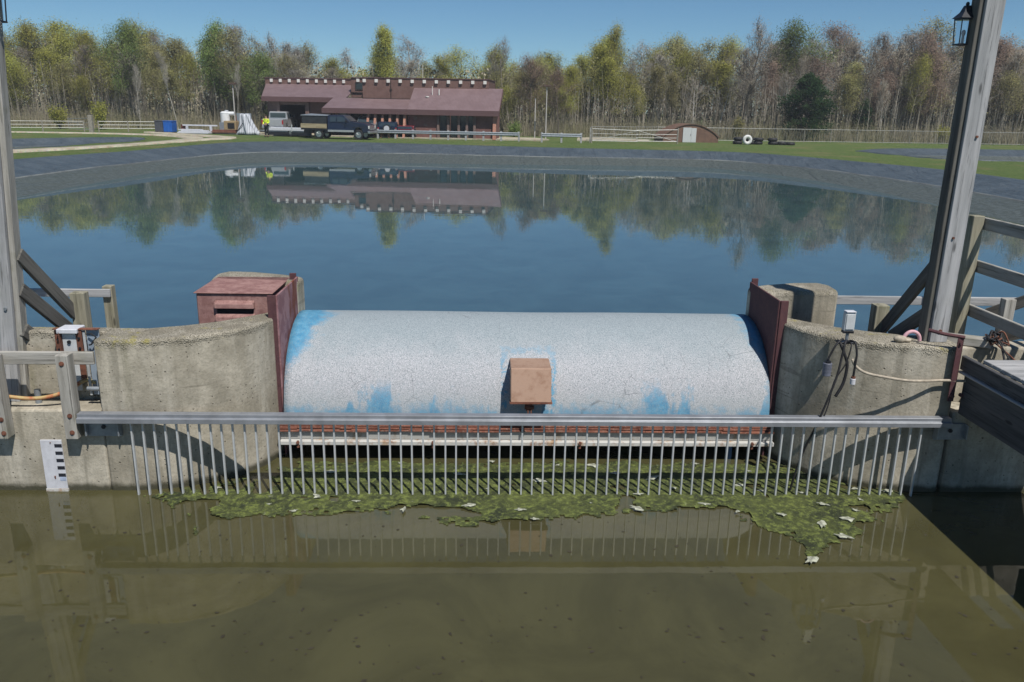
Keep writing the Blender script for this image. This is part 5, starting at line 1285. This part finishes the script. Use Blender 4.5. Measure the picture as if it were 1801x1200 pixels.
# algae mat
MAT_OUT=[(-3.64,-.07),(-3.45,-.27),(-3.13,-.42),(-2.95,-.70),(-2.85,-.85),(-2.78,-.66),(-2.55,-.58),(-1.93,-.51),(-1.4,-.50),(-.75,-.55),(-.37,-.77),(-.05,-.82),(.49,-.57),(1.1,-.49),(1.77,-.49),(2.17,-.64),(2.50,-.85),(2.56,-1.1),(2.52,-1.40),(2.62,-1.47),(2.93,-1.16),(3.43,-.93),(3.50,-.62),(3.90,-.33),(4.10,-.04),(3.52,.30),(3.05,.62),(2.93,.70),(-2.45,.70),(-2.6,.45),(-2.87,.22),(-3.37,-.02)]
def algae():
    st=.022; mb=MB(); idx={}
    x0,x1,y0,y1=-3.8,4.2,-1.75,.9; nx=int((x1-x0)/st); ny=int((y1-y0)/st); ok={}
    for j in range(ny+1):
        for i in range(nx+1):
            x=x0+i*st;y=y0+j*st
            wx=x+.11*noise.noise(Vector((x*3.1,y*3.1,0)))+.05*noise.noise(Vector((x*14,y*14,2)))+.02*noise.noise(Vector((x*40,y*40,2))); wy=y+.10*noise.noise(Vector((x*2.7,y*2.7,5)))+.035*noise.noise(Vector((x*13,y*13,7)))
            if not inpoly(wx,wy,MAT_OUT):
                if wy>-.1 or wy<-1.7: continue
                d=dpoly(wx,wy,MAT_OUT)
                if d>.28 or noise.noise(Vector((x*17,y*24,31)))+.5*noise.noise(Vector((x*45,y*45,3)))<.30+d*1.3: continue
                idx[(i,j)]=len(mb.v); mb.v.append((x,y,.004)); continue
            d=dpoly(wx,wy,MAT_OUT)
            hole=noise.noise(Vector((x*2.2,y*3.4,11)))+.35*noise.noise(Vector((x*9,y*9,4)))
            if hole>.10+1.0*d and y<.12: continue
            if noise.noise(Vector((x*19,y*23,14)))+.6*noise.noise(Vector((x*50,y*50,1)))>.30+4.*d: continue
            if x<-2.2 and hole>.05+(.25 if d>.2 else 0): continue
            h=.004+.016*min(1,d/.12)*(.5+noise.noise(Vector((x*8,y*8,1))))+.010*abs(noise.noise(Vector((x*26,y*26,3))))+.006*noise.noise(Vector((x*60,y*60,8)))
            idx[(i,j)]=len(mb.v); mb.v.append((x,y,max(.002,h)))
    for (i,j),a in idx.items():
        q=[idx.get((i+1,j)),idx.get((i+1,j+1)),idx.get((i,j+1))]
        if all(k is not None for k in q): mb.f.append((a,*q))
    t=NT('floating_algae',.75,0,.4); n=t.noise(2.4,6,.7); n2=t.noise(17,5,.75); n3=t.noise(60,3,.7)
    c=t.mix(t.ramp(n,.36,.62),(.020,.027,.009),(.068,.082,.020)); c=t.mix(t.ramp(n2,.46,.66,0,.85),c,(.165,.20,.045)); c=t.mix(t.ramp(n2,.44,.30,0,.7),c,(.020,.024,.010))
    c=t.mix(t.ramp(n3,.58,.72,0,.5),c,(.21,.22,.13)); pv=t.ramp(t.noise(5,6,.8),.62,.70); c=t.mix(t.math('MULTIPLY',pv,.6),c,(.30,.31,.24)); t.color(c)
    t.bump(t.math('ADD',n2,n3),.9,.012)
    props(mk('algae_mat',mb,t.m,None,S,smooth='all'),'lumpy green algae mat floating around the trash rack bars','algae',None,'stuff')
algae()
def litter():
    r=random.Random(8); me=[]
    m=flat('pale_scum_scrap',(.33,.34,.27),.7,0,.6,9)
    for k in range(5):
        mb=MB(); n=13; L=.05+.02*k
        pts=[(L*math.cos(2*PI*i/n)*q,L*.6*math.sin(2*PI*i/n)*q) for i in range(n) for q in (r.uniform(.35,1.25),)]
        mb.prism(pts,0,.006); q=bpy.data.meshes.new('litter_scrap'); q.from_pydata(mb.v,[],mb.f); q.materials.append(m); me.append(q)
    spots=[(-1.15,.62),(.55,.60),(.95,.55),(1.15,.38),(-.5,.35),(-.2,-.0),(1.3,-.12),(1.7,.02),(2.35,.12),(2.55,-.05),(3.0,-.1),(-1.5,-.25),(-1.9,-.15),(-.4,-.35),(.1,-.42),(.8,-.3),(1.9,-.32),(2.6,-.55),(2.9,-.75),(3.1,-.35),(3.35,-.45),(3.5,-.20),(3.2,-.62),(2.55,-1.38),(3.05,-.95),(-2.3,-.35),(-2.9,.0),(3.6,.0),(3.85,-.05),(.3,.2),(-2.05,-.48),(-1.0,-.45),(2.2,-.5),(1.2,-.42),(.2,-.65),(2.05,.62),(2.6,.45),(-.15,.68),(-1.9,.42),(1.55,.3)]
    for i,(u,v) in enumerate(spots):
        s=r.uniform(.30,.85); o=bpy.data.objects.new('litter_scrap',me[i%5]); COL.objects.link(o)
        o.matrix_basis=S@Matrix.Translation((u+r.uniform(-.03,.03),v+r.uniform(-.03,.03),.024))@Matrix.Rotation(r.gauss(0,.5),4,'Z')@Matrix.Rotation(r.uniform(-.08,.08),4,'X')@Matrix.Diagonal((s,s,1,1))
        props(o,'small pale grey-white scrap lying on the floating algae','litter','pale scraps on the algae mat')
litter()
def debris():
    r=random.Random(5); mb=MB()
    for i in range(3200):
        if r.random()<.45: u=r.gauss(4.2,.55); v=r.gauss(-3.9,.45)
        else: u=r.uniform(-5.5,5); v=r.uniform(-5.2,-.6)
        if r.random()<.6 and v>-2: continue
        s=.005+.018*r.random()**3; a=r.uniform(0,PI); n=len(mb.v); k=r.randint(4,6)
        for q in range(k): b=2*PI*q/k; x=s*math.cos(b)*r.uniform(.6,1.5); y=s*math.sin(b)*r.uniform(.4,1); mb.v.append((u+x*math.cos(a)-y*math.sin(a),v+x*math.sin(a)+y*math.cos(a),.003))
        mb.f.append(tuple(range(n,n+k)))
    props(mk('floating_debris',mb,flat('dark_floating_specks',(.035,.030,.018),.9,0,.3,9),None,S),'tiny dark specks drifting on the olive canal water','debris',None,'stuff')
debris()

# ------------------------------------------------------------------ thin air volume, added to lift the dark tones of the wood
hz=bpy.data.materials.new('lift_haze'); hz.use_nodes=True; nt=hz.node_tree; nt.nodes.clear()
ho=nt.nodes.new('ShaderNodeOutputMaterial'); hv=nt.nodes.new('ShaderNodeVolumePrincipled'); hv.inputs['Color'].default_value=(.86,.91,1,1); hv.inputs['Density'].default_value=.00055
nt.links.new(hv.outputs[0],ho.inputs['Volume'])
props(mk('lift_haze',MB().box(-640,640,-60,640,-4,15.5),hz),'thin pale air volume added to lift the dark tones of the wood','lift_haze',None,'stuff')
